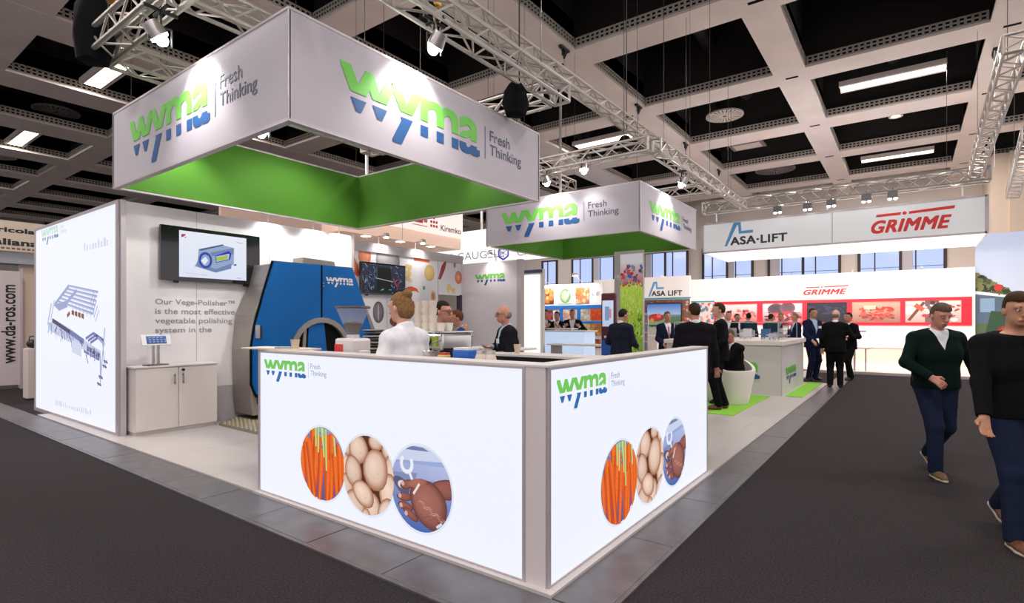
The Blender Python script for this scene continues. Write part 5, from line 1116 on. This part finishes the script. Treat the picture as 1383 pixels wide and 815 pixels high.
# ================================================================== PEOPLE: one continuous body surface each, clothes and hair as parts
def nrm3(v): v = np.asarray(v, float); l = np.linalg.norm(v); return v/l if l > 1e-9 else v
def V3(*a): return np.array(a, float)
class Field:
    """solid shapes blended into one smooth surface (signed distances on a grid, then surface nets)"""
    def __init__(s, vox): s.p = []; s.cuts = []; s.vox = vox
    def cap(s, a, b, ra, rb=None, k=.02): s.p.append(('c', np.array(a, float), np.array(b, float), ra, rb if rb is not None else ra, k)); return s
    def chain(s, pts, rs, k=.02):
        for i in range(len(pts)-1): s.cap(pts[i], pts[i+1], rs[i], rs[i+1], k)
        return s
    def ell(s, c, r, R=None, k=.02): s.p.append(('e', np.array(c, float), np.array(r, float), R if R is not None else np.eye(3), None, k)); return s
    def cut(s, fn): s.cuts.append(fn); return s
    def mesh(s):
        vx = s.vox; los = []; his = []
        for p in s.p:
            if p[0] == 'c':
                r = max(p[3], p[4])+p[5]; los.append(np.minimum(p[1], p[2])-r); his.append(np.maximum(p[1], p[2])+r)
            else:
                r = max(p[2])+p[5]; los.append(p[1]-r); his.append(p[1]+r)
        lo = np.min(los, 0)-3*vx; hi = np.max(his, 0)+3*vx
        n = np.ceil((hi-lo)/vx).astype(int)+1
        D = np.full(n, 1., np.float32)
        ax = [lo[i]+vx*np.arange(n[i]) for i in range(3)]
        for p, l, h in zip(s.p, los, his):
            i0 = np.maximum(((l-lo)/vx).astype(int)-2, 0); i1 = np.minimum(((h-lo)/vx).astype(int)+3, n)
            X, Y, Z = np.meshgrid(ax[0][i0[0]:i1[0]], ax[1][i0[1]:i1[1]], ax[2][i0[2]:i1[2]], indexing='ij', sparse=True)
            if p[0] == 'c':
                a, b, ra, rb, k = p[1:]; d = b-a; L = max(float(d@d), 1e-9)
                t = np.clip(((X-a[0])*d[0]+(Y-a[1])*d[1]+(Z-a[2])*d[2])/L, 0, 1)
                q = np.sqrt((X-a[0]-t*d[0])**2+(Y-a[1]-t*d[1])**2+(Z-a[2]-t*d[2])**2)-(ra+(rb-ra)*t)
            else:
                c, r, R, _, k = p[1:]
                x, y, z = X-c[0], Y-c[1], Z-c[2]
                u = [R[0, i]*x+R[1, i]*y+R[2, i]*z for i in range(3)]
                k0 = np.sqrt((u[0]/r[0])**2+(u[1]/r[1])**2+(u[2]/r[2])**2); k1 = np.sqrt((u[0]/r[0]**2)**2+(u[1]/r[1]**2)**2+(u[2]/r[2]**2)**2)
                q = k0*(k0-1)/np.maximum(k1, 1e-6)
            sl = tuple(slice(i0[i], i1[i]) for i in range(3)); A = D[sl]
            hh = np.maximum(k-np.abs(A-q), 0)/k
            D[sl] = np.minimum(A, q)-hh*hh*k*.25
        if s.cuts:
            X, Y, Z = np.meshgrid(*ax, indexing='ij', sparse=True)
            for f in s.cuts: D = np.maximum(D, np.broadcast_to(f(X, Y, Z), D.shape))
        I = D < 0
        c = I[:-1, :-1, :-1].astype(np.int8)
        for dx in (0, 1):
            for dy in (0, 1):
                for dz in (0, 1):
                    if dx or dy or dz: c = c+I[dx:dx+n[0]-1, dy:dy+n[1]-1, dz:dz+n[2]-1]
        act = np.argwhere((c > 0) & (c < 8)); m = len(act)
        idx = np.full(c.shape, -1, np.int32); idx[act[:, 0], act[:, 1], act[:, 2]] = np.arange(m)
        acc = np.zeros((m, 3)); cnt = np.zeros(m)
        C = {(i, j, k): D[act[:, 0]+i, act[:, 1]+j, act[:, 2]+k] for i in (0, 1) for j in (0, 1) for k in (0, 1)}
        for (p_, q_) in [((0, 0, 0), (1, 0, 0)), ((0, 1, 0), (1, 1, 0)), ((0, 0, 1), (1, 0, 1)), ((0, 1, 1), (1, 1, 1)), ((0, 0, 0), (0, 1, 0)), ((1, 0, 0), (1, 1, 0)), ((0, 0, 1), (0, 1, 1)), ((1, 0, 1), (1, 1, 1)), ((0, 0, 0), (0, 0, 1)), ((1, 0, 0), (1, 0, 1)), ((0, 1, 0), (0, 1, 1)), ((1, 1, 0), (1, 1, 1))]:
            a, b = C[p_], C[q_]; w = (a < 0) != (b < 0)
            t = np.where(w, a/np.where(w, a-b, 1), 0)
            P = np.array(p_)[None, :]+t[:, None]*(np.array(q_)-np.array(p_))[None, :]
            acc += P*w[:, None]; cnt += w
        V = (act+acc/np.maximum(cnt, 1)[:, None])*vx+lo
        F = []
        for axx in range(3):
            o = [0, 0, 0]; o[axx] = 1
            a = I[:n[0]-o[0], :n[1]-o[1], :n[2]-o[2]]; b = I[o[0]:, o[1]:, o[2]:]
            E_ = np.argwhere(a != b); E_ = E_[(E_[:, (axx+1) % 3] > 0) & (E_[:, (axx+2) % 3] > 0) & (E_[:, (axx+1) % 3] < n[(axx+1) % 3]-1) & (E_[:, (axx+2) % 3] < n[(axx+2) % 3]-1)]
            u = np.zeros(3, int); v = np.zeros(3, int); u[(axx+1) % 3] = 1; v[(axx+2) % 3] = 1
            g = lambda q: idx[q[:, 0], q[:, 1], q[:, 2]]
            quad = np.stack([g(E_-u-v), g(E_-v), g(E_), g(E_-u)], 1)
            ins = a[E_[:, 0], E_[:, 1], E_[:, 2]]
            quad[~ins] = quad[~ins][:, ::-1]; F.append(quad)
        F = np.concatenate(F); F = F[(F >= 0).all(1)]
        return V, F
    def obj(s, name, m, parent, scale=1.):
        V, F = s.mesh(); me = bpy.data.meshes.new(name)
        me.vertices.add(len(V)); me.vertices.foreach_set('co', (V*scale).astype(np.float32).ravel())
        me.loops.add(len(F)*4); me.loops.foreach_set('vertex_index', F.astype(np.int32).ravel())
        me.polygons.add(len(F)); me.polygons.foreach_set('loop_start', np.arange(0, len(F)*4, 4, dtype=np.int32)); me.polygons.foreach_set('loop_total', np.full(len(F), 4, dtype=np.int32))
        me.update(calc_edges=True); me.validate(); me.materials.append(m); me.shade_smooth()
        return link(bpy.data.objects.new(name, me), parent)
def ik(a, b, l1, l2, hint):
    d = b-a; L = np.linalg.norm(d); L2 = min(L, (l1+l2)*.999); u = d/max(L, 1e-6)
    if L > L2: b = a+u*L2
    x = (l1*l1-l2*l2+L2*L2)/(2*L2); h = math.sqrt(max(l1*l1-x*x, 0)); hv = np.array(hint, float); hv = hv-u*(hv@u); hv = nrm3(hv)
    return a+u*x+hv*h, b
SKIN = {k: mat('skin_'+k, c, .5, var=.04, vscale=12) for k, c in dict(fair=(.62, .33, .24), ruddy=(.50, .22, .15), tan=(.46, .22, .13)).items()}
def cloth(nm, c): return mat('cloth_'+nm, c, .9, spec=.08, var=.10, vscale=14, bump=.25, bscale=90)
NAVY = cloth('navy', (.010, .014, .040)); CHAR = cloth('charcoal', (.010, .009, .012)); BLK = cloth('black', (.006, .006, .007)); DENIM = cloth('denim', (.012, .017, .040)); BLUEJ = cloth('blue_jacket', (.02, .05, .16))
WSH = cloth('white_shirt', (.74, .74, .78)); LBS = cloth('light_blue_shirt', (.36, .46, .60)); DGR = cloth('dark_green', (.004, .012, .010)); GRS = cloth('grey_blue_shirt', (.30, .38, .46))
LEA = mat('brown_leather', (.14, .055, .022), .45, var=.15, vscale=20); LEAB = mat('black_leather', (.014, .010, .010), .35); SUE = mat('tan_suede', (.17, .10, .045), .8, var=.15, vscale=30); SOLE = mat('pale_sole', (.5, .45, .38), .7)
HAIR = {k: mat('hair_'+k, c, .7, spec=.15, var=.3, vscale=60, bump=.6, bscale=160) for k, c in dict(brown=(.045, .022, .010), dark=(.014, .010, .008), grey=(.20, .17, .15), greybrown=(.10, .07, .05), blond=(.22, .12, .045), ginger=(.13, .05, .018)).items()}
EYEW = mat('eye_white', (.42, .38, .36), .4); EYED = mat('eye_dark', (.03, .02, .015), .2); LIP = mat('lip_tone', (.38, .13, .10), .5); GLF = mat('glasses_frame', (.02, .015, .015), .3); SILV = mat('badge_white', (.75, .75, .78), .5)
def person(label, xy, z0, az, h=1.78, vox=.011, top='jacket', ctop=CHAR, cshirt=WSH, cpants=CHAR, cshoe=LEAB, skin='fair', hair='short', chair='brown', glasses=False, tie=None, hands=(None, None), feet=((-.10, .0, 0), (.10, .02, 0)), lean=0., yaw=0., pitch=0., pelvis=(0, 0, .95), build=1., group=None, knee=(0, 1, .1), badge=False, elbow=None, sole=False, heel=None, grip=.5, cat='person'):
    """az: which way the figure faces as seen from the camera: 0 towards it, 90 to picture right, 180 away"""
    a = math.radians(az); f = (-FW[0]*math.cos(a)+RT[0]*math.sin(a), -FW[1]*math.cos(a)+RT[1]*math.sin(a))
    t = thing('person', label, cat, (xy[0], xy[1], z0), math.atan2(-f[0], f[1]), group); S = h/1.80
    P = V3(*pelvis); up = V3(0, math.sin(lean), math.cos(lean)); fwd = V3(0, math.cos(lean), -math.sin(lean)); X = V3(1, 0, 0)
    T = lambda x, y, z: P+X*x+fwd*y+up*z
    N = T(0, -.01, .53); SL = [T(-.18*build, -.01, .452), T(.18*build, -.01, .452)]
    HP = [P+V3(-.09, 0, -.02), P+V3(.09, 0, -.02)]
    W = []; E = []
    for i in (0, 1):
        sg = -1 if i == 0 else 1
        tgt = V3(*hands[i]) if hands[i] is not None else V3(sg*.27*build, .05, pelvis[2]-.10)
        e, w = ik(SL[i], tgt, .29, .26, (elbow[i] if elbow else (sg*.5, -.8, -.3))); E.append(e); W.append(w)
    AN = []; K = []
    for i in (0, 1):
        an = V3(*feet[i])+V3(0, -.03, .085); k_, an = ik(HP[i], an, .44, .43, knee); K.append(k_); AN.append(an)
    # head frame
    cy, sy, cp, sp = math.cos(yaw), math.sin(yaw), math.cos(pitch+lean*.3), math.sin(pitch+lean*.3)
    Rz = np.array([[cy, sy, 0], [-sy, cy, 0], [0, 0, 1]]); Rx = np.array([[1, 0, 0], [0, cp, sp], [0, -sp, cp]]); R = Rz@Rx
    HC = N+up*.05+R@V3(0, .035, .125)
    H = lambda x, y, z: HC+R@V3(x, y, z)
    b = build
    def torso(F, o, k=.05, z1=.10):
        for sg in (-1, 1):
            F.chain([T(sg*.075*b, -.005, .43), T(sg*.075*b, .01, .30), T(sg*.065*b, .005, .14)], [.085*b+o, .105*b+o, .095*b+o], k)
            F.cap(T(sg*.05*b, .0, .12), T(sg*.06*b, 0, .0), .10*b+o, .11*b+o, k)
            F.cap(T(sg*.10*b, -.01, .45), SL[0 if sg < 0 else 1], .06+o, .055+o, k); F.cap(N-up*.03, T(sg*.12*b, -.015, .47), .055+o*.6, .045+o*.6, k)
    # ---- body
    B = Field(vox); torso(B, 0)
    B.cap(N-up*.05, H(0, -.02, -.07), .058, .056, .03)
    B.ell(HC+R@V3(0, -.005, .02), (.076, .098, .102), R, .02).ell(H(0, .025, -.055), (.055, .062, .058), R, .03).ell(H(0, .062, -.085), (.03, .026, .022), R, .02)
    B.cap(H(0, .094, .012), H(0, .116, -.022), .009, .015, .012).cap(H(-.014, .104, -.028), H(.014, .104, -.028), .009, .009, .01)
    B.cap(H(-.022, .088, -.062), H(.022, .088, -.062), .009, .009, .012).cap(H(-.045, .080, .030), H(.045, .080, .030), .012, .012, .02)
    for sg in (-1, 1): B.ell(H(sg*.077, -.01, -.01), (.011, .019, .031), R, .008)
    for i in (0, 1):
        sg = -1 if i == 0 else 1
        B.chain([SL[i], E[i]], [.052*b, .041], .03).chain([E[i], W[i]], [.041, .027], .02)
        d = nrm3(W[i]-E[i]); side = nrm3(np.cross(d, (0, 1, 0)) if abs(d[1]) < .9 else V3(sg, 0, 0)); inn = np.cross(side, d)*1.
        if sg*inn[0] > 0: inn = -inn        # palm side faces the body
        wd = nrm3(np.cross(d, inn)); wd = wd if wd@V3(0, 1, .3) > 0 else -wd   # thumb side
        p0 = W[i]; 
        for q in (-.022, 0, .022): B.cap(p0+wd*q*.7, p0+d*.085+wd*q, .017, .014, .012)
        for q, L in ((-.031, .062), (-.011, .074), (.010, .078), (.030, .070)):
            r0 = p0+d*.088+wd*q; d1 = nrm3(d+inn*grip*.7); r1 = r0+d1*L*.42; d2 = nrm3(d+inn*grip*2.2); r2 = r1+d2*L*.32; d3 = nrm3(d*.6+inn*grip*3); r3 = r2+d3*L*.26
            B.chain([r0, r1, r2, r3], [.0098, .0092, .0085, .0075], .004)
        r0 = p0+d*.025+wd*.026; r1 = r0+nrm3(d*.7+wd*.75+inn*.3)*.042; r2 = r1+nrm3(d*.9+wd*.2+inn*.5)*.032
        B.chain([r0, r1, r2], [.015, .012, .009], .008)
        B.chain([HP[i], K[i]], [.082*b, .056], .04).chain([K[i], AN[i]], [.054, .038], .03)
        fd = nrm3(V3(sg*.15, 1, 0)); 
        if heel and heel[i]: fd = nrm3(V3(0, .75, -heel[i]))
        B.cap(AN[i]+V3(0, -.01, -.04), AN[i]+fd*.13+V3(0, 0, -.05), .034, .026, .02)
    B.obj('body', SKIN[skin], t, S)
    cols = {}
    # ---- trousers
    F = Field(max(vox, .009)*1.1); 
    for sg in (-1, 1): F.cap(T(sg*.055*b, 0, .08), T(sg*.065*b, 0, .0), .104*b, .118*b, .04)
    for i in (0, 1):
        F.chain([HP[i], K[i]], [.105*b, .078], .04).chain([K[i], AN[i]+V3(0, -.005, -.015)], [.076, .062], .03)
    zlow = [AN[i][2]-.055 for i in (0, 1)]
    for i in (0, 1):
        ai = AN[i]; di = nrm3(AN[i]-K[i])
        F.cut(lambda X_, Y_, Z_, ai=ai, di=di: -np.maximum(.04-((X_-ai[0])*di[0]+(Y_-ai[1])*di[1]+(Z_-ai[2])*di[2]), np.sqrt((X_-ai[0])**2+(Y_-ai[1])**2+(Z_-ai[2])**2)-.13))
    F.obj('trousers', cpants, t, S)
    # ---- shoes
    for i in (0, 1):
        sg = -1 if i == 0 else 1
        F = Field(max(vox*.8, .006)); fd = nrm3(V3(sg*.15, 1, 0)); dn = V3(0, 0, -1.)
        if heel and heel[i]: fd = nrm3(V3(0, .75, -heel[i])); dn = nrm3(V3(0, -heel[i], -.75))
        c = AN[i]; F.cap(c+dn*.0, c+dn*.035, .046, .046, .02).cap(c+dn*.045-fd*.02, c+fd*.10+dn*.05, .040, .042, .02).cap(c+fd*.10+dn*.05, c+fd*.165+dn*.057, .042, .030, .02)
        pt = c+dn*.083
        F.cut(lambda X_, Y_, Z_, pt=pt, dn=dn: (X_-pt[0])*dn[0]+(Y_-pt[1])*dn[1]+(Z_-pt[2])*dn[2])
        o = F.obj('shoe', cshoe, t, S)
        if sole:
            G = Field(.006); G.cap(c+dn*.073-fd*.03, c+fd*.10+dn*.073, .042, .045, .02).cap(c+fd*.10+dn*.073, c+fd*.175+dn*.073, .045, .028, .02)
            p2 = c+dn*.060; G.cut(lambda X_, Y_, Z_, p2=p2, dn=dn: -((X_-p2[0])*dn[0]+(Y_-p2[1])*dn[1]+(Z_-p2[2])*dn[2])).cut(lambda X_, Y_, Z_, pt=pt, dn=dn: (X_-pt[0])*dn[0]+(Y_-pt[1])*dn[1]+(Z_-pt[2])*dn[2])
            G.obj('sole', SOLE, o, S)
    # ---- shirt and jacket
    def sleeves(F, o, end=1., k=.03):
        for i in (0, 1):
            w = E[i]+(W[i]-E[i])*end; F.chain([SL[i], E[i]], [.054*b+o*.8, .044+o*.8], k).chain([E[i], w], [.046+o, .034+o], k)
            di = nrm3(W[i]-E[i]); F.cut(lambda X_, Y_, Z_, w=w, di=di: -np.maximum(.0-((X_-w[0])*di[0]+(Y_-w[1])*di[1]+(Z_-w[2])*di[2]), np.sqrt((X_-w[0])**2+(Y_-w[1])**2+(Z_-w[2])**2)-.065))
    def hem(F, z):
        p = T(0, 0, z); F.cut(lambda X_, Y_, Z_: -((X_-p[0])*up[0]+(Y_-p[1])*up[1]+(Z_-p[2])*up[2]))
    def local(X_, Y_, Z_):
        x = X_-P[0]; y = (Y_-P[1])*fwd[1]+(Z_-P[2])*fwd[2]; z = (Y_-P[1])*up[1]+(Z_-P[2])*up[2]; return x, y, z
    def collar_cut(F, tilt=.5, lift=.0):
        q = N+up*(.045+lift); nn = nrm3(up*1.+fwd*tilt)
        F.cut(lambda X_, Y_, Z_: np.minimum((X_-q[0])*nn[0]+(Y_-q[1])*nn[1]+(Z_-q[2])*nn[2], .5))
    def vcut(F, zb, wtop, zt=.56):
        def fn(X_, Y_, Z_):
            x, y, z = local(X_, Y_, Z_); wz = (z-zb)/(zt-zb)*wtop
            return np.minimum(np.minimum(wz-np.abs(x), y-.01), z-zb)
        F.cut(fn)
    v2 = vox*1.05
    if top in ('jacket', 'vneck'):
        F = Field(v2); torso(F, .012); F.cap(N-up*.06, N+up*.03, .068, .066, .02)
        if top == 'jacket': sleeves(F, .003, 1.02)
        collar_cut(F, .45, .0); hem(F, .05); F.obj('shirt', cshirt, t, S)
        F = Field(v2); torso(F, .024 if top == 'jacket' else .020)
        if top == 'jacket':
            for sg in (-1, 1): F.cap(T(sg*.06*b, .0, .06), T(sg*.075*b, .005, -.15), .125*b, .14*b, .04)
            sleeves(F, .016, .93); hem(F, -.14); vcut(F, .16, .085)
            collar_cut(F, .2, -.005)
        else:
            for sg in (-1, 1): F.cap(T(sg*.06*b, .0, .06), T(sg*.065*b, .005, -.06), .122*b, .126*b, .04)
            sleeves(F, .012, .97); hem(F, -.05); vcut(F, .34, .085, .54); collar_cut(F, .2, -.005)
        F.obj('jacket' if top == 'jacket' else 'pullover', ctop, t, S)
        if tie is not None:
            F = Field(.006); F.chain([T(0, .085, .455), T(0, .125*b, .36), T(0, .135*b, .20)], [.014, .016, .022], .01); F.obj('tie', tie, t, S)
        if badge: MB().box(-.05, .05, .0, .01, 0, .06).build('name_badge', SILV, t, loc=tuple(T(-.09, .145*b, .33)*S))
    else:
        F = Field(v2); torso(F, .018)
        for sg in (-1, 1): F.cap(T(sg*.06*b, .0, .06), T(sg*.065*b, .0, -.06), .120*b, .124*b, .04)
        if top == 'crew': sleeves(F, .012, .98)
        elif top == 'halfsleeve': sleeves(F, .014, .40)
        else: sleeves(F, .010, .95)
        if top != 'crew': F.cap(N-up*.06, N+up*.03, .070, .068, .02)
        hem(F, -.04 if top != 'crew' else -.06); collar_cut(F, .35 if top != 'crew' else .3, .0 if top != 'crew' else -.03)
        F.obj('shirt' if top != 'crew' else 'pullover', ctop, t, S)
    # ---- hair and face
    if hair != 'bald':
        F = Field(max(.006, vox*.7)); F.ell(H(0, -.012, .026), (.081, .103, .105), R, .01)
        if hair == 'bun': F.ell(H(.0, -.085, .10), (.042, .042, .040), R, .012).ell(H(0, -.045, -.03), (.078, .075, .075), R, .02)
        if hair == 'full': F.ell(H(0, .01, .082), (.066, .085, .048), R, .03)
        fl = .055 if hair != 'bun' else .045
        def face(X_, Y_, Z_):
            x = X_-HC[0]; y = Y_-HC[1]; z = Z_-HC[2]
            ly = R[0, 1]*x+R[1, 1]*y+R[2, 1]*z; lz = R[0, 2]*x+R[1, 2]*y+R[2, 2]*z
            lx = R[0, 0]*x+R[1, 0]*y+R[2, 0]*z
            return np.maximum(np.minimum(ly-.010+abs(lx)*0, .074-lz-(ly*.10)-.25*np.maximum(np.abs(lx)-.04, 0)+.004*np.sin(lx*140)+.003*np.sin(lx*310+1)), np.maximum((-.075 if hair != 'bun' else -.10)-lz, np.minimum(ly+.035, .0-lz)))
        F.cut(face); F.obj('hair', HAIR[chair], t, S)
    elif chair:
        F = Field(max(.006, vox*.7)); F.ell(H(0, -.012, -.005), (.082, .102, .070), R, .01)
        def rim(X_, Y_, Z_):
            x = X_-HC[0]; y = Y_-HC[1]; z = Z_-HC[2]; ly = R[0, 1]*x+R[1, 1]*y+R[2, 1]*z; lz = R[0, 2]*x+R[1, 2]*y+R[2, 2]*z
            return np.maximum(np.maximum(ly+.02, -.07-lz), lz-.03)
        F.cut(rim); F.obj('hair_fringe', HAIR[chair], t, S)
    for sg in (-1, 1):
        e = H(sg*.031, .083, .006); MB().ball(e, .0105, 10, 8).build('eye', EYEW, t, smooth=True).data.transform(Matrix.Scale(S, 4))
        MB().ball(e+R@V3(0, .0062, 0), .0062, 8, 6).build('iris', EYED, t, smooth=True).data.transform(Matrix.Scale(S, 4))
        MB().tube(H(sg*.018, .094, .030), H(sg*.048, .084, .032), .0045, n=6).build('eyebrow', HAIR[chair or 'greybrown'], t, smooth=True).data.transform(Matrix.Scale(S, 4))
    MB().tube(H(-.022, .0945, -.063), H(.022, .0945, -.063), .0052, n=6).build('lips', LIP, t, smooth=True).data.transform(Matrix.Scale(S, 4))
    if glasses:
        m = MB()
        for sg in (-1, 1):
            c = [H(sg*.033+.024*math.cos(q), .105, .006+.018*math.sin(q)) for q in np.linspace(0, 2*PI, 13)]; m.path(c, .0025, 5); m.tube(H(sg*.057, .104, .010), H(sg*.078, .0, .012), .0025, n=5)
        m.tube(H(-.009, .108, .008), H(.009, .108, .008), .0025, n=5); m.build('glasses', GLF, t).data.transform(Matrix.Scale(S, 4))
    return t
ZF = .03
person('barista with blonde hair in a bun and white shirt, seen from behind', (2.97, 3.24), ZF, -128, 1.78, .008, top='shirt', ctop=WSH, cpants=CHAR, hair='bun', chair='blond', hands=((-.22, .24, 1.02), (.22, .26, 1.02)), yaw=-.1, pitch=.12, build=.92)
person('man with glasses and light shirt at the bar, looking right', (4.55, 4.45), ZF, 78, 1.79, .009, top='shirt', ctop=GRS, cpants=CHAR, chair='dark', glasses=True, skin='ruddy', hands=((-.10, .34, 1.38), (.16, .36, 1.22)), lean=.12, yaw=.15, pitch=.05, build=1.08)
person('man in blue jacket with fair hair, partly behind the man with glasses', (6.03, 5.30), ZF, -80, 1.72, .011, ctop=BLUEJ, cshirt=LBS, cpants=NAVY, chair='ginger', skin='ruddy', hands=((-.16, .30, 1.10), (.2, .30, 1.08)), lean=.12, pitch=.12)
person('bald man with glasses and dark jacket standing behind the bar', (5.80, 4.30), ZF, -72, 1.76, .009, ctop=CHAR, cshirt=LBS, cpants=CHAR, hair='bald', chair='grey', glasses=True, skin='ruddy', hands=((-.20, .30, 1.02), (.30, .16, 1.20)), lean=.08, badge=True, build=1.08, elbow=((-.6, -.6, -.3), (.5, -.8, -.2)))
person('man in long dark coat at the totem, back turned', (9.55, 4.42), ZF, 130, 1.80, .012, ctop=cloth('ink_coat', (.014, .016, .030)), cpants=NAVY, chair='dark', skin='tan', hands=((-.22, .22, 1.05), (.16, .28, 1.05)), yaw=.2, pitch=.25, build=1.08)
person('man in navy suit with striped tie standing before the landscape screen', (12.69, 4.68), ZF, 5, 1.79, .013, ctop=NAVY, tie=cloth('stripe_tie', (.35, .10, .14)), cpants=NAVY, chair='greybrown', skin='tan', hands=((-.14, .20, 1.00), (.16, .22, .98)))
person('broad man in black suit seen from behind, beyond the counter end', (7.65, 2.42), ZF, 176, 1.81, .010, ctop=CHAR, cpants=CHAR, chair='brown', skin='ruddy', yaw=-.25, build=1.12, hands=((-.30, .02, .86), (.30, .02, .86)))
person('tall man in black suit standing in profile on the lime carpet', (9.7, 2.64), .04, -105, 1.86, .010, ctop=BLK, cpants=BLK, cshoe=LEA, chair='brown', skin='fair', yaw=-.1, hands=((-.24, .20, 1.02), (.22, .22, .98)), feet=((-.08, .06, 0), (.09, -.06, 0)))
person('grey-haired man in black suit seated in the white tub armchair', (10.80, 2.72), .04, -72, 1.78, .010, ctop=BLK, cpants=BLK, chair='greybrown', skin='ruddy', pelvis=(0, -.06, .57), feet=((-.12, .46, 0), (.12, .44, 0)), lean=.10, pitch=.25, yaw=-.1, hands=((-.06, .20, 1.08), (.08, .30, .80)), build=1.1)
for k, (xy, h, az, cj, hr, lb) in enumerate((((13.60, 8.85), 1.92, 40, NAVY, 'dark', 'leftmost of the men leaning at the far high table, hand to face'), ((13.85, 8.42), 1.86, -30, CHAR, 'brown', 'middle man bending over the far high table'), ((13.98, 8.02), 1.92, -10, BLK, 'greybrown', 'right man at the far high table before the onion pictures'))):
    person(lb, xy, ZF, az, h, .016, ctop=cj, cpants=CHAR, chair=hr, skin='ruddy', hands=((-.2, .34, 1.30), (.2, .36, 1.30)), lean=.18)
for xy, h, az, cj, cs, hr, lb in (((16.69, 4.29), 1.86, -30, CHAR, WSH, 'brown', 'dark-suited man just behind the tall profile man'), ((18.3, 4.45), 1.80, 10, NAVY, WSH, 'dark', 'far man facing the camera left of the flowers'), ((19.0, 4.25), 1.80, 160, cloth('slate', (.02, .05, .07)), LBS, 'dark', 'far man in slate jacket nearest the flowers, back turned'), ((18.4, 3.47), 1.80, 120, cloth('petrol', (.02, .05, .075)), WSH, 'brown', 'far person in petrol jacket behind the glass case'), ((19.2, 3.32), 1.80, -60, DENIM, LBS, 'blond', 'far fair-haired person beside the petrol jacket'), ((18.6, 2.80), 1.80, -95, NAVY, WSH, 'grey', 'far man with white collar between the case and the tablet man')):
    person(lb, xy, ZF if xy[0] < 19 else .06, az, h, .016, ctop=cj, cshirt=cs, cpants=CHAR, chair=hr, skin='ruddy')
p = person('man in blue suit holding a tablet beside the display case', (16.0, 2.02), ZF, 12, 1.90, .012, ctop=NAVY, cshirt=LBS, cpants=NAVY, chair='brown', skin='tan', hands=((-.1, .30, 1.02), (.24, .28, .98)), badge=True)
o = MB().box(-.16, .16, -.012, .012, -.11, .11).build('tablet', SILV, None, loc=(15.73, 1.72, 1.05), rot=(-.9, 0, math.atan2(FW[1], FW[0])-PI/2)); tag(o, 'flat pale tablet held by the man in the blue suit', 'tablet')
person('bald man in dark suit talking, back to the camera, on the aisle edge', (14.73, 1.39), 0.016, 150, 1.84, .011, ctop=BLK, cpants=BLK, hair='bald', chair='grey', skin='fair', hands=((-.26, .05, .88), (.28, .24, 1.10)), yaw=.4, build=1.05)
person('man in black suit half hidden by the bald man, one foot forward', (16.9, 1.28), 0, -75, 1.82, .012, ctop=BLK, cpants=BLK, chair='dark', skin='ruddy', hands=((-.22, .26, 1.15), (.26, .06, .88)), feet=((-.10, .10, 0), (.10, -.16, 0)))
person('grey-haired man in dark green V-neck pullover and jeans, walking towards the camera', (7.02, -.22), 0, -6, 1.77, .006, top='vneck', ctop=DGR, cshirt=WSH, cpants=DENIM, cshoe=SUE, hair='full', chair='greybrown', skin='ruddy', hands=((-.36, .10, .92), (.20, .26, 1.02)), elbow=((-.8, -.6, 0), (.9, -.5, 0)), feet=((-.10, -.24, .09), (.10, .20, 0)), heel=(.45, 0), lean=.04, pitch=.28, yaw=.0, build=1.12, sole=True, grip=.8)
person('man in black pullover and jeans striding at the right picture edge, nearest the camera', (5.20, -.60), 0, -10, 1.78, .006, top='crew', ctop=BLK, cpants=DENIM, cshoe=LEA, hair='full', chair='brown', skin='tan', hands=((-.30, -.16, .95), (.34, .26, .86)), feet=((-.12, -.30, .09), (.10, .20, 0)), heel=(.45, 0), lean=.04, pitch=.1, yaw=.2, build=1.15, sole=True, grip=.3)
o = MB().box(-.035, .035, -.005, .005, -.07, .07).build('phone', GLOSSB, None, loc=(6.72, -.05, 1.02), rot=(-.5, .3, -.8)); tag(o, 'dark phone in the right hand of the walking man in green', 'phone')
